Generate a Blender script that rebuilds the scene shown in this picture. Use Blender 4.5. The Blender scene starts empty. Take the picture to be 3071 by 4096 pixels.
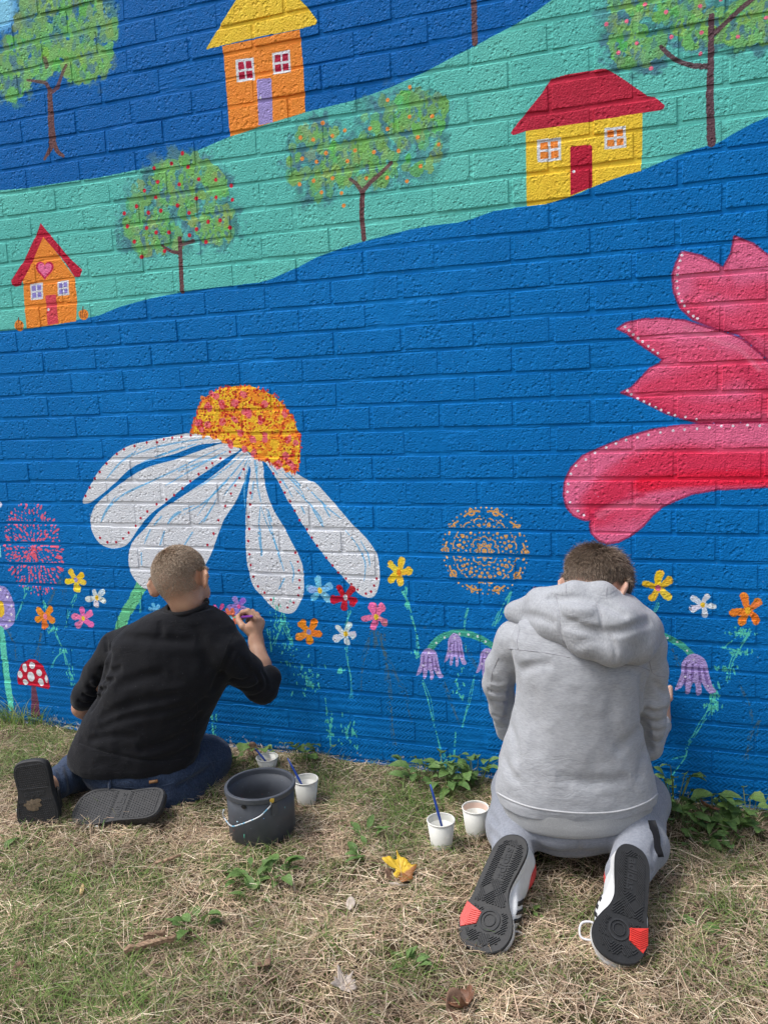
import bpy, bmesh, math, random
import numpy as np
from mathutils import Vector, Matrix

random.seed(7)
RNG = np.random.default_rng(11)
SC = bpy.context.scene
COL = SC.collection

# ------------------------------------------------------------------ camera
F_PX, IMG_W, IMG_H = 3204.58, 3071.0, 4096.0
CAM = np.array([1.13447, -2.27199, 1.14871])
RIGHT = np.array([0.94639202, 0.32082784, -0.03757182])
UP = np.array([-0.00842703, 0.14079662, 0.99000268])
FWD = np.array([-0.32291041, 0.93661401, -0.13595242])
cam_data = bpy.data.cameras.new('camera')
cam = bpy.data.objects.new('camera', cam_data)
COL.objects.link(cam)
cam_data.sensor_fit = 'VERTICAL'
cam_data.sensor_height = 24.0
cam_data.lens = F_PX / IMG_H * 24.0
cam_data.clip_start = 0.05
cam_data.clip_end = 500
cam.matrix_world = Matrix(((RIGHT[0], UP[0], -FWD[0], CAM[0]), (RIGHT[1], UP[1], -FWD[1], CAM[1]),
                           (RIGHT[2], UP[2], -FWD[2], CAM[2]), (0, 0, 0, 1)))
SC.camera = cam

# ------------------------------------------------------------------ sky, sun, exposure (bright overcast)
SUN_EL, SUN_AZ = math.radians(60), math.radians(247)      # high, from behind the viewer's left shoulder
world = bpy.data.worlds.new('World')
SC.world = world
world.use_nodes = True
wn = world.node_tree
wn.nodes.clear()
sky = wn.nodes.new('ShaderNodeTexSky')
sky.sky_type = 'NISHITA'
sky.sun_disc = False
sky.sun_elevation = SUN_EL
sky.sun_rotation = SUN_AZ
sky.dust_density = 4.0
hs = wn.nodes.new('ShaderNodeHueSaturation')
hs.inputs['Saturation'].default_value = 0.45            # a cloud cover greys the blue
bg = wn.nodes.new('ShaderNodeBackground')
bg.inputs['Strength'].default_value = 0.12
wo = wn.nodes.new('ShaderNodeOutputWorld')
wn.links.new(sky.outputs[0], hs.inputs['Color'])
wn.links.new(hs.outputs[0], bg.inputs['Color'])
wn.links.new(bg.outputs[0], wo.inputs['Surface'])
sun_data = bpy.data.lights.new('sun', 'SUN')
sun_data.energy = 1.5
sun_data.angle = math.radians(22)
sun_data.color = (1.0, 0.99, 0.975)
sun = bpy.data.objects.new('sun', sun_data)
COL.objects.link(sun)
sdir = Vector((math.sin(SUN_AZ) * math.cos(SUN_EL), math.cos(SUN_AZ) * math.cos(SUN_EL), math.sin(SUN_EL)))
sun.rotation_euler = (-sdir).to_track_quat('-Z', 'Y').to_euler()
SC.view_settings.view_transform = 'Standard'
SC.view_settings.look = 'None'
SC.view_settings.exposure = 0.72
SC.view_settings.gamma = 1.0
SC.view_settings.use_curve_mapping = False

# ------------------------------------------------------------------ helpers
K = IMG_W / 1658.0
def at(x, y, Y):
    """place on the ray of photo position (x, y), where it reaches world depth Y"""
    d = FWD + ((x * K - IMG_W / 2) / F_PX) * RIGHT + ((IMG_H / 2 - y * K) / F_PX) * UP
    return CAM + d * ((Y - CAM[1]) / d[1])
def on_ground(x, y, z=0.0):
    d = FWD + ((x * K - IMG_W / 2) / F_PX) * RIGHT + ((IMG_H / 2 - y * K) / F_PX) * UP
    return CAM + d * ((z - CAM[2]) / d[2])
def m_per_px(p):
    return float((np.asarray(p) - CAM) @ FWD) / F_PX * K

def lin(c):
    c = np.asarray(c, float) / 255.0
    return np.where(c <= 0.04045, c / 12.92, ((c + 0.055) / 1.055) ** 2.4)
def srgb(l):
    l = np.clip(l, 0, 1)
    return np.where(l <= 0.0031308, l * 12.92, 1.055 * l ** (1 / 2.4) - 0.055)

def tag(o, label=None, cat=None, group=None, kind=None):
    if label: o['label'] = label
    if cat: o['category'] = cat
    if group: o['group'] = group
    if kind: o['kind'] = kind
    return o
def empty(name, loc=(0, 0, 0), label=None, cat=None, group=None):
    o = bpy.data.objects.new(name, None)
    o.empty_display_size = 0.05
    o.location = loc
    COL.objects.link(o)
    return tag(o, label, cat, group)
def link(name, me, parent=None, mat=None, smooth=False):
    o = bpy.data.objects.new(name, me)
    COL.objects.link(o)
    if mat is not None:
        me.materials.clear()
        me.materials.append(mat)
    if parent is not None:
        o.parent = parent
        P = parent
        M = Matrix.Identity(4)
        chain = []
        while P is not None:
            chain.append(P.matrix_basis.copy()); P = P.parent
        for m in reversed(chain): M = M @ m
        o.matrix_basis = M.inverted()          # meshes are written in world metres
    if smooth:
        me.polygons.foreach_set('use_smooth', np.ones(len(me.polygons), bool))
    return o
def mesh_np(name, V, Fq):
    """mesh from an (n,3) array and an (m,k) face array"""
    V = np.asarray(V, np.float32); Fq = np.asarray(Fq, np.int32)
    me = bpy.data.meshes.new(name)
    me.vertices.add(len(V)); me.vertices.foreach_set('co', V.ravel())
    n, k = Fq.shape
    me.loops.add(n * k); me.loops.foreach_set('vertex_index', Fq.ravel())
    me.polygons.add(n)
    me.polygons.foreach_set('loop_start', np.arange(0, n * k, k, dtype=np.int32))
    me.update(calc_edges=True)
    return me
def mesh_py(name, V, Fs):
    me = bpy.data.meshes.new(name)
    me.from_pydata([tuple(map(float, v)) for v in V], [], [tuple(map(int, f)) for f in Fs])
    me.update()
    return me

class NT:
    """tiny node-tree writer"""
    def __init__(s, name):
        s.m = bpy.data.materials.new(name); s.m.use_nodes = True
        s.t = s.m.node_tree; s.t.nodes.clear()
        s.out = s.n('ShaderNodeOutputMaterial'); s.b = s.n('ShaderNodeBsdfPrincipled')
        s.l(s.b.outputs[0], s.out.inputs[0])
    def n(s, typ, **kw):
        nd = s.t.nodes.new(typ)
        for k, v in kw.items(): setattr(nd, k, v)
        return nd
    def l(s, a, b): s.t.links.new(a, b)
    def put(s, nd, key, v):
        if hasattr(v, 'links') or hasattr(v, 'is_output'): s.l(v, nd.inputs[key])
        else: nd.inputs[key].default_value = v
    def math(s, op, a, b=0.0, c=None):
        nd = s.n('ShaderNodeMath', operation=op); s.put(nd, 0, a); s.put(nd, 1, b)
        if c is not None: s.put(nd, 2, c)
        return nd.outputs[0]
    def noise(s, vec, scale, detail=3.0, rough=0.55):
        nd = s.n('ShaderNodeTexNoise'); s.put(nd, 'Scale', scale); s.put(nd, 'Detail', detail); s.put(nd, 'Roughness', rough)
        if vec is not None: s.l(vec, nd.inputs['Vector'])
        return nd.outputs['Fac']
    def voro(s, vec, scale, feature='F1', rnd=1.0):
        nd = s.n('ShaderNodeTexVoronoi', feature=feature); s.put(nd, 'Scale', scale); s.put(nd, 'Randomness', rnd)
        if vec is not None: s.l(vec, nd.inputs['Vector'])
        return nd
    def ramp(s, fac, stops):
        nd = s.n('ShaderNodeValToRGB'); s.l(fac, nd.inputs[0])
        els = nd.color_ramp.elements
        while len(els) < len(stops): els.new(0.5)
        for e, (p, c) in zip(els, stops):
            e.position = p; e.color = (*c, 1) if len(c) == 3 else c
        return nd.outputs[0]
    def mixc(s, fac, a, b, mode='MIX'):
        nd = s.n('ShaderNodeMix', data_type='RGBA', blend_type=mode)
        s.put(nd, 0, fac)
        for k, v in ((6, a), (7, b)):
            if hasattr(v, 'is_output'): s.l(v, nd.inputs[k])
            else: nd.inputs[k].default_value = (*v, 1) if len(v) == 3 else v
        return nd.outputs[2]
    def mapr(s, v, a, b, c=0.0, d=1.0):
        nd = s.n('ShaderNodeMapRange'); s.put(nd, 0, v)
        for i, q in enumerate((a, b, c, d)): nd.inputs[i + 1].default_value = q
        return nd.outputs[0]
    def obj(s): return s.n('ShaderNodeTexCoord').outputs['Object']
    def geo(s): return s.n('ShaderNodeNewGeometry').outputs['Position']
    def bump(s, h, dist, strength=1.0, prev=None):
        nd = s.n('ShaderNodeBump'); s.put(nd, 'Height', h); s.put(nd, 'Distance', dist); s.put(nd, 'Strength', strength)
        if prev is not None: s.l(prev, nd.inputs['Normal'])
        return nd.outputs[0]
    def setb(s, **kw):
        for k, v in kw.items():
            k = {'color': 'Base Color', 'rough': 'Roughness', 'normal': 'Normal', 'spec': 'Specular IOR Level', 'metal': 'Metallic',
                 'sheen': 'Sheen Weight', 'sheenr': 'Sheen Roughness', 'sss': 'Subsurface Weight', 'sssr': 'Subsurface Radius',
                 'ssss': 'Subsurface Scale', 'trans': 'Transmission Weight'}[k]
            if hasattr(v, 'is_output'): s.l(v, s.b.inputs[k])
            else:
                if k == 'Base Color' and len(v) == 3: v = (*v, 1)
                s.b.inputs[k].default_value = v
        return s.m
def simple(name, color, rough=0.6, var=0.15, scale=60.0, bump=0.0, bscale=200.0, spec=0.5, metal=0.0):
    t = NT(name); P = t.geo()
    n = t.noise(P, scale, 4)
    c = np.array(color)
    col = t.ramp(n, [(0.3, tuple(c * (1 - var))), (0.7, tuple(np.minimum(c * (1 + var), 1)))])
    kw = dict(color=col, rough=rough, spec=spec, metal=metal)
    if bump: kw['normal'] = t.bump(t.noise(P, bscale, 3), bump)
    return t.setb(**kw)
# ------------------------------------------------------------------ the painted wall: the mural is flat print, drawn into one sheet of colour
U0, U1, Z0, Z1, MM = -1.80, 1.96, -0.10, 2.66, 0.0014
CW, CH = int((U1 - U0) / MM), int((Z1 - Z0) / MM)
CV = np.zeros((CH, CW, 3), np.float32)
def vnoise(h, w, cell, seed):
    r = np.random.default_rng(seed)
    gh, gw = int(h / cell) + 3, int(w / cell) + 3
    g = r.random((gh, gw)).astype(np.float32)
    y = np.arange(h) / cell; x = np.arange(w) / cell
    yi = y.astype(int); xi = x.astype(int)
    fy = (y - yi)[:, None].astype(np.float32); fx = (x - xi)[None].astype(np.float32)
    fy = fy * fy * (3 - 2 * fy); fx = fx * fx * (3 - 2 * fx)
    a = g[yi][:, xi]; b = g[yi][:, xi + 1]; c = g[yi + 1][:, xi]; d = g[yi + 1][:, xi + 1]
    return (a * (1 - fx) + b * fx) * (1 - fy) + (c * (1 - fx) + d * fx) * fy
N_FINE = vnoise(CH, CW, 3, 1) * .6 + vnoise(CH, CW, 7, 2) * .4
N_MID = vnoise(CH, CW, 14, 3) * .6 + vnoise(CH, CW, 5, 4) * .4
N_BIG = vnoise(CH, CW, 160, 5) * .6 + vnoise(CH, CW, 60, 6) * .4
GAIN = 1.20
def paint(c): return (lin(c) * GAIN).astype(np.float32)
S9 = 1100 / 1658
REG = dict(a=(0, 0, S9), b=(1000, 0, S9), c=(1971, 0, S9), d=(0, 1000, S9), e=(1000, 1000, S9), g=(1971, 1000, S9),
           h=(0, 2000, S9), i=(1000, 2000, S9), j=(1971, 2000, S9), k=(550, 2150, 600 / 1658), q=(1700, 2000, 500 / 1658), f=(0, 0, K))
def cv(r, pts):
    """mural positions measured on the photo -> wall metres -> sheet cells"""
    x0, y0, s = REG[r]; out = []
    for p in pts:
        w = at((x0 + p[0] * s) / K, (y0 + p[1] * s) / K, 0.0)
        out.append(((w[0] - U0) / MM, (w[2] - Z0) / MM))
    return np.array(out)
def px(r, pt, n):
    """n photo-zoom pixels at this spot, in sheet cells"""
    a = cv(r, [pt, (pt[0] + n, pt[1])]); return float(np.hypot(*(a[1] - a[0])))
def smooth_pts(P, closed=True, k=6):
    P = np.asarray(P, float); n = len(P); out = []
    rng = range(n) if closed else range(n - 1)
    for i in rng:
        if closed: p0, p1, p2, p3 = P[i - 1], P[i], P[(i + 1) % n], P[(i + 2) % n]
        else: p0, p1, p2, p3 = P[max(i - 1, 0)], P[i], P[i + 1], P[min(i + 2, n - 1)]
        for t in np.arange(k) / k:
            out.append(.5 * ((2 * p1) + (p2 - p0) * t + (2 * p0 - 5 * p1 + 4 * p2 - p3) * t * t + (3 * p1 - p0 - 3 * p2 + p3) * t ** 3))
    if not closed: out.append(P[-1])
    return np.array(out)
def box(P, pad=2):
    x0, y0 = np.floor(P.min(0) - pad).astype(int); x1, y1 = np.ceil(P.max(0) + pad).astype(int)
    x0, y0 = max(x0, 0), max(y0, 0); x1, y1 = min(x1, CW), min(y1, CH)
    return (x0, y0, x1, y1) if x1 > x0 and y1 > y0 else None
def pmask(P, b):
    x0, y0, x1, y1 = b
    m = np.zeros((y1 - y0, x1 - x0), bool)
    A = P; B = np.roll(P, -1, 0)
    for r in range(y1 - y0):
        y = y0 + r + .5
        k = (A[:, 1] > y) != (B[:, 1] > y)
        if not k.any(): continue
        xs = np.sort(A[k, 0] + (y - A[k, 1]) * (B[k, 0] - A[k, 0]) / (B[k, 1] - A[k, 1]))
        for i in range(0, len(xs) - 1, 2):
            s, e = int(round(xs[i] - x0)), int(round(xs[i + 1] - x0))
            if e > 0: m[r, max(s, 0):max(e, 0)] = True
    return m
def blend(b, m, col, alpha=1.0, var=0.0):
    x0, y0, x1, y1 = b
    a = (m.astype(np.float32) * alpha)[..., None]
    c = paint(col)[None, None]
    if var: c = c * (1 + var * (N_MID[y0:y1, x0:x1, None] - .5) * 2)
    S = CV[y0:y1, x0:x1]
    S[...] = S * (1 - a) + c * a
def poly(r, pts, col, alpha=1.0, sm=False, var=.06, dry=0.0):
    P = cv(r, pts) if r else np.asarray(pts, float)
    if sm: P = smooth_pts(P)
    b = box(P)
    if b is None: return
    m = pmask(P, b).astype(np.float32)
    if dry: m = m * (N_MID[b[1]:b[3], b[0]:b[2]] > dry)
    blend(b, m, col, alpha, var)
def stroke(r, pts, w, col, alpha=1.0, dry=0.0, sm=True, taper=False, soft=0.0, w2=None, var=.05):
    """w in photo-zoom pixels"""
    P = cv(r, pts) if r else np.asarray(pts, float)
    W = (px(r, pts[0], w) if r else w) / 2
    W2 = W if w2 is None else px(r, pts[-1], w2) / 2
    if sm and len(P) > 2: P = smooth_pts(P, False)
    n = len(P) - 1
    b0 = box(P, max(W, W2) * (1 + soft) + 3)
    if b0 is None: return
    x0, y0, x1, y1 = b0
    D = np.full((y1 - y0, x1 - x0), 9e9, np.float32)
    for i in range(n):
        wi = W + (W2 - W) * (i + .5) / n
        if taper: wi *= max(.25, math.sin(math.pi * (i + .5) / n) ** .5)
        b = box(P[i:i + 2], wi * (1 + soft) + 3)
        if b is None: continue
        X = np.arange(b[0], b[2])[None] + .5; Y = np.arange(b[1], b[3])[:, None] + .5
        a = P[i]; d = P[i + 1] - a; L = d @ d + 1e-9
        t = np.clip(((X - a[0]) * d[0] + (Y - a[1]) * d[1]) / L, 0, 1)
        dist = np.sqrt((X - a[0] - t * d[0]) ** 2 + (Y - a[1] - t * d[1]) ** 2) / max(wi, .5)
        S = D[b[1] - y0:b[3] - y0, b[0] - x0:b[2] - x0]
        np.minimum(S, dist.astype(np.float32), out=S)
    if soft: m = np.clip((1 + soft - D) / (2 * soft), 0, 1)
    else: m = (D + (N_FINE[y0:y1, x0:x1] - .5) * .35 < 1).astype(np.float32)
    if dry: m = m * (N_FINE[y0:y1, x0:x1] * .6 + N_MID[y0:y1, x0:x1] * .4 > dry)
    blend(b0, m, col, alpha, var)
def dab(P, rx, ry, ang, col, alpha=1.0, rough=.5, soft=0.0, var=.06):
    b = box(np.array([P]), max(rx, ry) * 1.4 + 2)
    if b is None: return
    x0, y0, x1, y1 = b
    X = np.arange(x0, x1)[None] + .5 - P[0]; Y = np.arange(y0, y1)[:, None] + .5 - P[1]
    c, s = math.cos(ang), math.sin(ang)
    d = np.sqrt(((X * c + Y * s) / max(rx, .6)) ** 2 + ((-X * s + Y * c) / max(ry, .6)) ** 2)
    d = d + (N_MID[y0:y1, x0:x1] - .5) * rough
    m = np.clip((1 + soft - d) / (2 * soft), 0, 1) if soft else (d < 1).astype(np.float32)
    blend(b, m, col, alpha, var)
def dot(r, p, rad, col, rough=.3, ry=None):
    q = cv(r, [p])[0]; R = px(r, p, rad)
    dab(q, R, R if ry is None else px(r, p, ry), 0.0, col, rough=rough)

BLUE_T, BLUE_M, BLUE_B = (0, 97, 172), (0, 108, 180), (0, 94, 160)
TEAL, TEAL2 = (92, 186, 176), (110, 202, 188)
ORANGE, YELLOW, RED, WHITE = (240, 140, 55), (247, 197, 60), (190, 36, 58), (214, 217, 223)
PINK, LAV, SKYB, BROWN = (222, 98, 140), (160, 146, 205), (118, 188, 230), (104, 72, 74)
GREEN, SHADE = (112, 174, 104), (78, 124, 146)

# base coat, rolled on in three tones with roller blotches
zz = np.linspace(0, 1, CH, dtype=np.float32)[:, None, None]
base = paint(BLUE_B) * (1 - np.clip(zz / .33, 0, 1)) + paint(BLUE_M) * np.clip(zz / .33, 0, 1)
CV[...] = base
CV *= (0.93 + .14 * N_BIG[..., None])
lp = np.clip((N_BIG * .5 + N_MID * .5 - .56) * 6, 0, 1)[..., None] * .35
CV[...] = CV * (1 - lp) + paint((14, 124, 200)) * lp
hill_top = np.concatenate([cv('a', [(-900, 1220), (-400, 1180), (0, 1148), (130, 1138), (330, 1108), (600, 1070), (840, 1022), (1000, 980), (1160, 922), (1300, 860), (1390, 822), (1560, 765)]),
    cv('b', [(0, 775), (140, 738), (330, 678), (620, 608), (850, 525), (960, 475), (1090, 415), (1240, 335), (1380, 265), (1530, 180), (1658, 120)]),
    cv('c', [(130, 150), (260, 70), (350, 0), (560, -130)])])
hill_bot = np.concatenate([cv('d', [(-900, 540), (-400, 515), (0, 490), (180, 475), (350, 450), (500, 415), (600, 395), (720, 345), (890, 297), (1090, 255), (1250, 232), (1450, 210), (1560, 198)]),
    cv('e', [(0, 212), (120, 180), (300, 100), (400, 45)]), cv('b', [(520, 1507), (640, 1468), (830, 1418), (960, 1385), (1090, 1360), (1240, 1345), (1340, 1320)]),
    cv('c', [(0, 1275), (200, 1243), (350, 1215), (420, 1190), (530, 1165), (600, 1128), (720, 1080), (890, 1030), (1080, 950), (1200, 905), (1350, 865), (1450, 805), (1560, 745), (1658, 705), (1900, 600), (2200, 480)])])
poly(None, np.concatenate([hill_top, [(CW, CH + 300), (-400, CH + 300)]]), BLUE_T, var=.05)
stroke('a', [(-60, 110), (60, 60)], 150, (60, 150, 215), .8, soft=.5)
stroke('a', [(-60, -80), (10, 60)], 170, (135, 205, 245), soft=.3)
P_ = np.concatenate([hill_top, [(CW + 200, CH + 300), (CW + 900, CH + 200)], hill_bot[::-1]])
poly(None, P_, TEAL, var=.07)
b_ = box(P_); m_ = pmask(P_, b_); lo_ = np.clip((N_BIG[b_[1]:b_[3], b_[0]:b_[2]] - .35) * 2, 0, 1)
blend(b_, m_ * lo_, TEAL2, .55)

def foliage(r, lobes, n, seed, dark=SHADE, light=GREEN, w=26, edge=.9):
    rr = np.random.default_rng(seed)
    for (cx, cy, rx, ry) in lobes:                       # thin dry-brushed shadow coat
        for q in range(int(n * .5)):
            a = rr.uniform(0, 6.28); u = rr.uniform(0, 1) ** .5
            p = (cx + math.cos(a) * u * rx, cy + math.sin(a) * u * ry)
            P = cv(r, [p])[0]; W = px(r, p, w * rr.uniform(.7, 1.5))
            dab(P, W, W * 1.2, rr.uniform(0, 3), dark if rr.random() < .55 else (70, 140, 132), rr.uniform(.12, .42), rough=2.2, soft=.3)
    for q in range(int(n * .62)):
        cx, cy, rx, ry = lobes[rr.integers(len(lobes))]
        a = rr.uniform(0, 6.28); u = rr.uniform(0, 1) ** .5 * edge
        p = (cx + math.cos(a) * u * rx, cy + math.sin(a) * u * ry)
        P = cv(r, [p])[0]; W = px(r, p, w * rr.uniform(.55, 1.15))
        c = np.array(light) + rr.normal(0, 7, 3) + np.array([rr.uniform(-10, 22), rr.uniform(-4, 10), rr.uniform(-12, 8)])
        dab(P, W, W * rr.uniform(1.0, 1.5), rr.uniform(-.4, .4), np.clip(c, 0, 255), rr.uniform(.5, .9), rough=1.3, var=.16)
    for q in range(int(n * .25)):                        # gaps
        cx, cy, rx, ry = lobes[rr.integers(len(lobes))]
        a = rr.uniform(0, 6.28); u = rr.uniform(0, 1) ** .5 * .85
        p = (cx + math.cos(a) * u * rx, cy + math.sin(a) * u * ry)
        P = cv(r, [p])[0]; W = px(r, p, w * rr.uniform(.2, .5))
        dab(P, W * .8, W * 1.5, rr.uniform(-.6, .6), dark, rr.uniform(.35, .75), rough=2.0)
def pane_window(r, q, pane, rows=2, bar=11):
    q = np.array(q, float)
    poly(r, q, WHITE)
    def uv(u, v): return (q[0] * (1 - u) + q[1] * u) * (1 - v) + (q[3] * (1 - u) + q[2] * u) * v
    for a, b in ((.13, .45), (.56, .87)):
        for c, d in ((.13, .45), (.56, .87)):
            poly(r, [uv(a, c), uv(b, c), uv(b, d), uv(a, d)], pane, var=.15)

# --- trees and houses on the hills
stroke('a', [(300, 545), (308, 700), (318, 865)], 30, BROWN, w2=44)
stroke('a', [(318, 860), (300, 905), (270, 960)], 30, BROWN, w2=14)
stroke('a', [(330, 870), (350, 915), (385, 942)], 30, BROWN, w2=14)
foliage('a', [(350, 130, 250, 210), (450, 190, 240, 250), (140, 360, 180, 120), (60, 480, 110, 90), (520, 380, 120, 80), (330, -60, 210, 110)], 560, 21, w=34, edge=1.0)
stroke('a', [(302, 560), (280, 505), (230, 492), (165, 485)], 24, BROWN, .9, w2=10)
stroke('a', [(315, 555), (350, 520), (375, 450), (400, 395)], 24, BROWN, .9, dry=.2, w2=16)
stroke('a', [(282, 400), (270, 350)], 26, BROWN, .8, dry=.35)
poly('a', [(1340, 280), (1348, 350), (1365, 560), (1387, 824), (1560, 765), (1840, 678), (1832, 450), (1807, 180)], ORANGE)
poly('a', [(1245, 300), (1250, 285), (1340, 135), (1425, 0), (1490, -110), (1740, -70), (1857, 50), (1912, 125), (1905, 150), (1807, 177), (1507, 235), (1340, 276)], YELLOW)
pane_window('a', [(1418, 360), (1527, 347), (1536, 482), (1426, 498)], (172, 28, 62))
pane_window('b', [(132, 320), (240, 300), (247, 438), (137, 453)], (172, 28, 62))
poly('b', [(40, 488), (50, 480), (125, 473), (131, 482), (137, 738), (52, 758)], LAV)
dot('b', (63, 592), 7, WHITE)
stroke('b', [(1345, -60), (1348, 100), (1352, 262)], 34, BROWN)
foliage('a', [(1085, 1250, 350, 280), (1120, 1090, 250, 150), (900, 1400, 160, 130), (1300, 1350, 130, 120)], 420, 22, w=31)
stroke('a', [(1083, 1440), (1088, 1560), (1092, 1640), (1098, 1757)], 25, BROWN)
stroke('a', [(1085, 1525), (1030, 1515), (975, 1480)], 20, BROWN, w2=10)
stroke('a', [(1095, 1478), (1165, 1452)], 18, BROWN, .9, dry=.2)
for p in [(1100, 925), (930, 1015), (1035, 988), (1132, 1007), (952, 1098), (1080, 1112), (1198, 1082), (1300, 1085), (1392, 1120), (873, 1150), (937, 1190), (1183, 1197), (1302, 1190), (1400, 1205), (823, 1245), (750, 1287), (895, 1283), (970, 1272), (1070, 1240), (1140, 1285), (1255, 1338), (1328, 1330), (768, 1365), (886, 1376), (943, 1403), (1020, 1402), (1185, 1382), (1385, 1373), (812, 1458), (1142, 1420), (1240, 1460), (992, 1514), (855, 1550)]:
    dot('a', p, 10.5, (200, 38, 58))
foliage('b', [(400, 980, 190, 250), (900, 830, 290, 280), (650, 980, 260, 150), (1000, 680, 190, 130)], 400, 23, w=32)
stroke('b', [(675, 1160), (672, 1300), (684, 1440)], 29, BROWN)
stroke('b', [(677, 1165), (640, 1110), (600, 1080)], 26, BROWN, .9, dry=.2, w2=16)
stroke('b', [(678, 1155), (720, 1105), (780, 1050), (850, 980)], 28, BROWN, .95, w2=20)
for p in [(960, 525), (828, 603), (437, 742), (960, 705), (1096, 702), (722, 775), (828, 780), (570, 788), (303, 832), (380, 843), (496, 820), (1008, 828), (1135, 873), (893, 910), (745, 918), (632, 908), (456, 923), (313, 958), (400, 976), (586, 972), (1027, 1003), (496, 1075), (383, 1090), (298, 1112), (700, 1076), (824, 1072), (945, 1094), (430, 1160), (550, 1165), (563, 1240)]:
    dot('b', p, 11.5, (246, 146, 72))
foliage('c', [(930, 110, 290, 190), (1050, -40, 330, 130), (860, 300, 170, 110), (1230, 180, 150, 110), (1450, 150, 130, 130), (1620, 120, 120, 160)], 520, 24, w=38)
stroke('c', [(1313, 100), (1308, 400), (1304, 620), (1313, 862)], 34, (96, 70, 78), w2=52)
stroke('c', [(1300, 400), (1190, 395), (1080, 350), (1010, 285)], 36, (96, 70, 78), .97, w2=24)
stroke('c', [(1330, 205), (1450, 90), (1570, -15)], 30, (96, 70, 78), .97)
for p in [(912, 27), (1040, 75), (1245, 40), (802, 127), (680, 145), (1253, 198), (1072, 226), (864, 264), (753, 320), (1247, 325), (950, 412), (1472, 223), (1642, 108), (1370, 0)]:
    dot('c', p, 13, (232, 112, 140))
poly('c', [(195, 790), (600, 728), (898, 680), (897, 900), (888, 1032), (800, 1055), (720, 1082), (590, 1132), (470, 1185), (420, 1200), (320, 1230), (200, 1245)], YELLOW)
poly('c', [(105, 805), (115, 785), (190, 690), (290, 570), (345, 480), (440, 452), (600, 425), (670, 416), (710, 430), (800, 490), (930, 580), (970, 585), (1030, 635), (1028, 655), (1010, 665), (900, 681), (600, 731), (200, 790), (122, 817)], (184, 42, 66), var=.14)
poly('c', [(463, 892), (475, 884), (583, 874), (596, 884), (594, 1130), (465, 1180)], (184, 34, 60), var=.12)
dot('c', (485, 1035), 10, WHITE)
pane_window('c', [(262, 845), (408, 828), (410, 967), (266, 982)], (236, 136, 58))
pane_window('c', [(670, 775), (797, 760), (801, 890), (668, 905)], (236, 136, 58))
poly('d', [(262, -85), (150, 115), (140, 180), (148, 330), (165, 475), (270, 460), (460, 430), (465, 300), (450, 165), (330, 0)], ORANGE)
poly('d', [(245, -162), (228, -110), (150, 60), (70, 185), (75, 212), (95, 222), (125, 214), (180, 110), (262, -78), (330, 0), (400, 85), (450, 163), (482, 163), (496, 120), (420, 50), (350, -35), (285, -112)], (186, 32, 60))
hp = [(270 + 54 * (16 * math.sin(t) ** 3) / 16, 118 - 62 * (13 * math.cos(t) - 5 * math.cos(2 * t) - 2 * math.cos(3 * t) - math.cos(4 * t)) / 15.5) for t in np.linspace(0, 6.28, 40)]
poly('d', hp, (196, 34, 78))
poly('d', [(270 + (x - 270) * .78, 116 + (y - 118) * .78) for x, y in hp], (232, 112, 158))
pane_window('d', [(181, 206), (257, 195), (262, 295), (188, 304)], (140, 130, 200))
pane_window('d', [(346, 192), (412, 181), (418, 270), (350, 279)], (140, 130, 200))
poly('d', [(275, 276), (338, 268), (352, 442), (288, 454)], (214, 74, 88))
dot('d', (293, 360), 7, WHITE)
for cx, cy in ((118, 456), (503, 390)):
    dot('d', (cx, cy), 28, (240, 140, 50), ry=27)
    for k in (-14, -5, 5, 14): stroke('d', [(cx + k, cy - 18), (cx + k * 1.25, cy), (cx + k, cy + 18)], 4, (120, 62, 48))
    stroke('d', [(cx - 2, cy - 48), (cx - 4, cy - 24)], 6, (110, 66, 60))

# --- white coneflower
W1 = [cv('d', [(1155, 1103), (1000, 1130), (900, 1150), (780, 1180), (690, 1235), (600, 1330), (540, 1430), (500, 1510), (505, 1530), (550, 1520), (620, 1470), (700, 1400), (800, 1310), (900, 1270), (1050, 1230), (1200, 1175), (1330, 1160), (1290, 1130)]),
      np.concatenate([cv('d', [(1350, 1165), (1190, 1215), (1050, 1265), (920, 1300), (830, 1340), (740, 1400), (650, 1470), (575, 1540), (546, 1610)]), cv('h', [(545, 80), (550, 170), (590, 250), (640, 285), (700, 292), (770, 265), (840, 165), (910, 85), (1000, 15)]), cv('d', [(1150, 1400), (1260, 1325), (1370, 1250), (1445, 1202)])]),
      np.concatenate([cv('d', [(1462, 1208), (1370, 1290), (1250, 1385), (1130, 1465), (1040, 1525)]), cv('h', [(1030, 20), (960, 70), (880, 165), (800, 250), (778, 320), (778, 400), (800, 460), (850, 520), (900, 545), (1000, 562), (1130, 530), (1250, 370), (1300, 250), (1350, 120)]), cv('d', [(1420, 1520), (1475, 1390), (1505, 1290), (1512, 1245)])]),
      np.concatenate([cv('e', [(-70, 1230), (65, 1265), (85, 1390), (110, 1490), (150, 1580)]), cv('i', [(200, 155), (250, 250), (300, 350), (320, 420), (325, 540), (310, 600), (270, 670), (225, 685), (150, 660), (80, 590), (20, 520)]), cv('h', [(1500, 430), (1485, 350), (1480, 200), (1485, 20)]), cv('d', [(1500, 1400), (1508, 1310)])]),
      np.concatenate([cv('e', [(85, 1258), (140, 1350), (180, 1420), (230, 1520)]), cv('i', [(255, 40), (330, 170), (420, 300), (500, 400), (590, 500), (660, 570), (720, 590), (755, 570), (778, 500), (778, 400), (760, 320), (700, 230), (620, 150), (560, 80), (490, 0)]), cv('e', [(500, 1520), (400, 1410), (350, 1390), (260, 1335), (180, 1290)])])]
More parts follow.
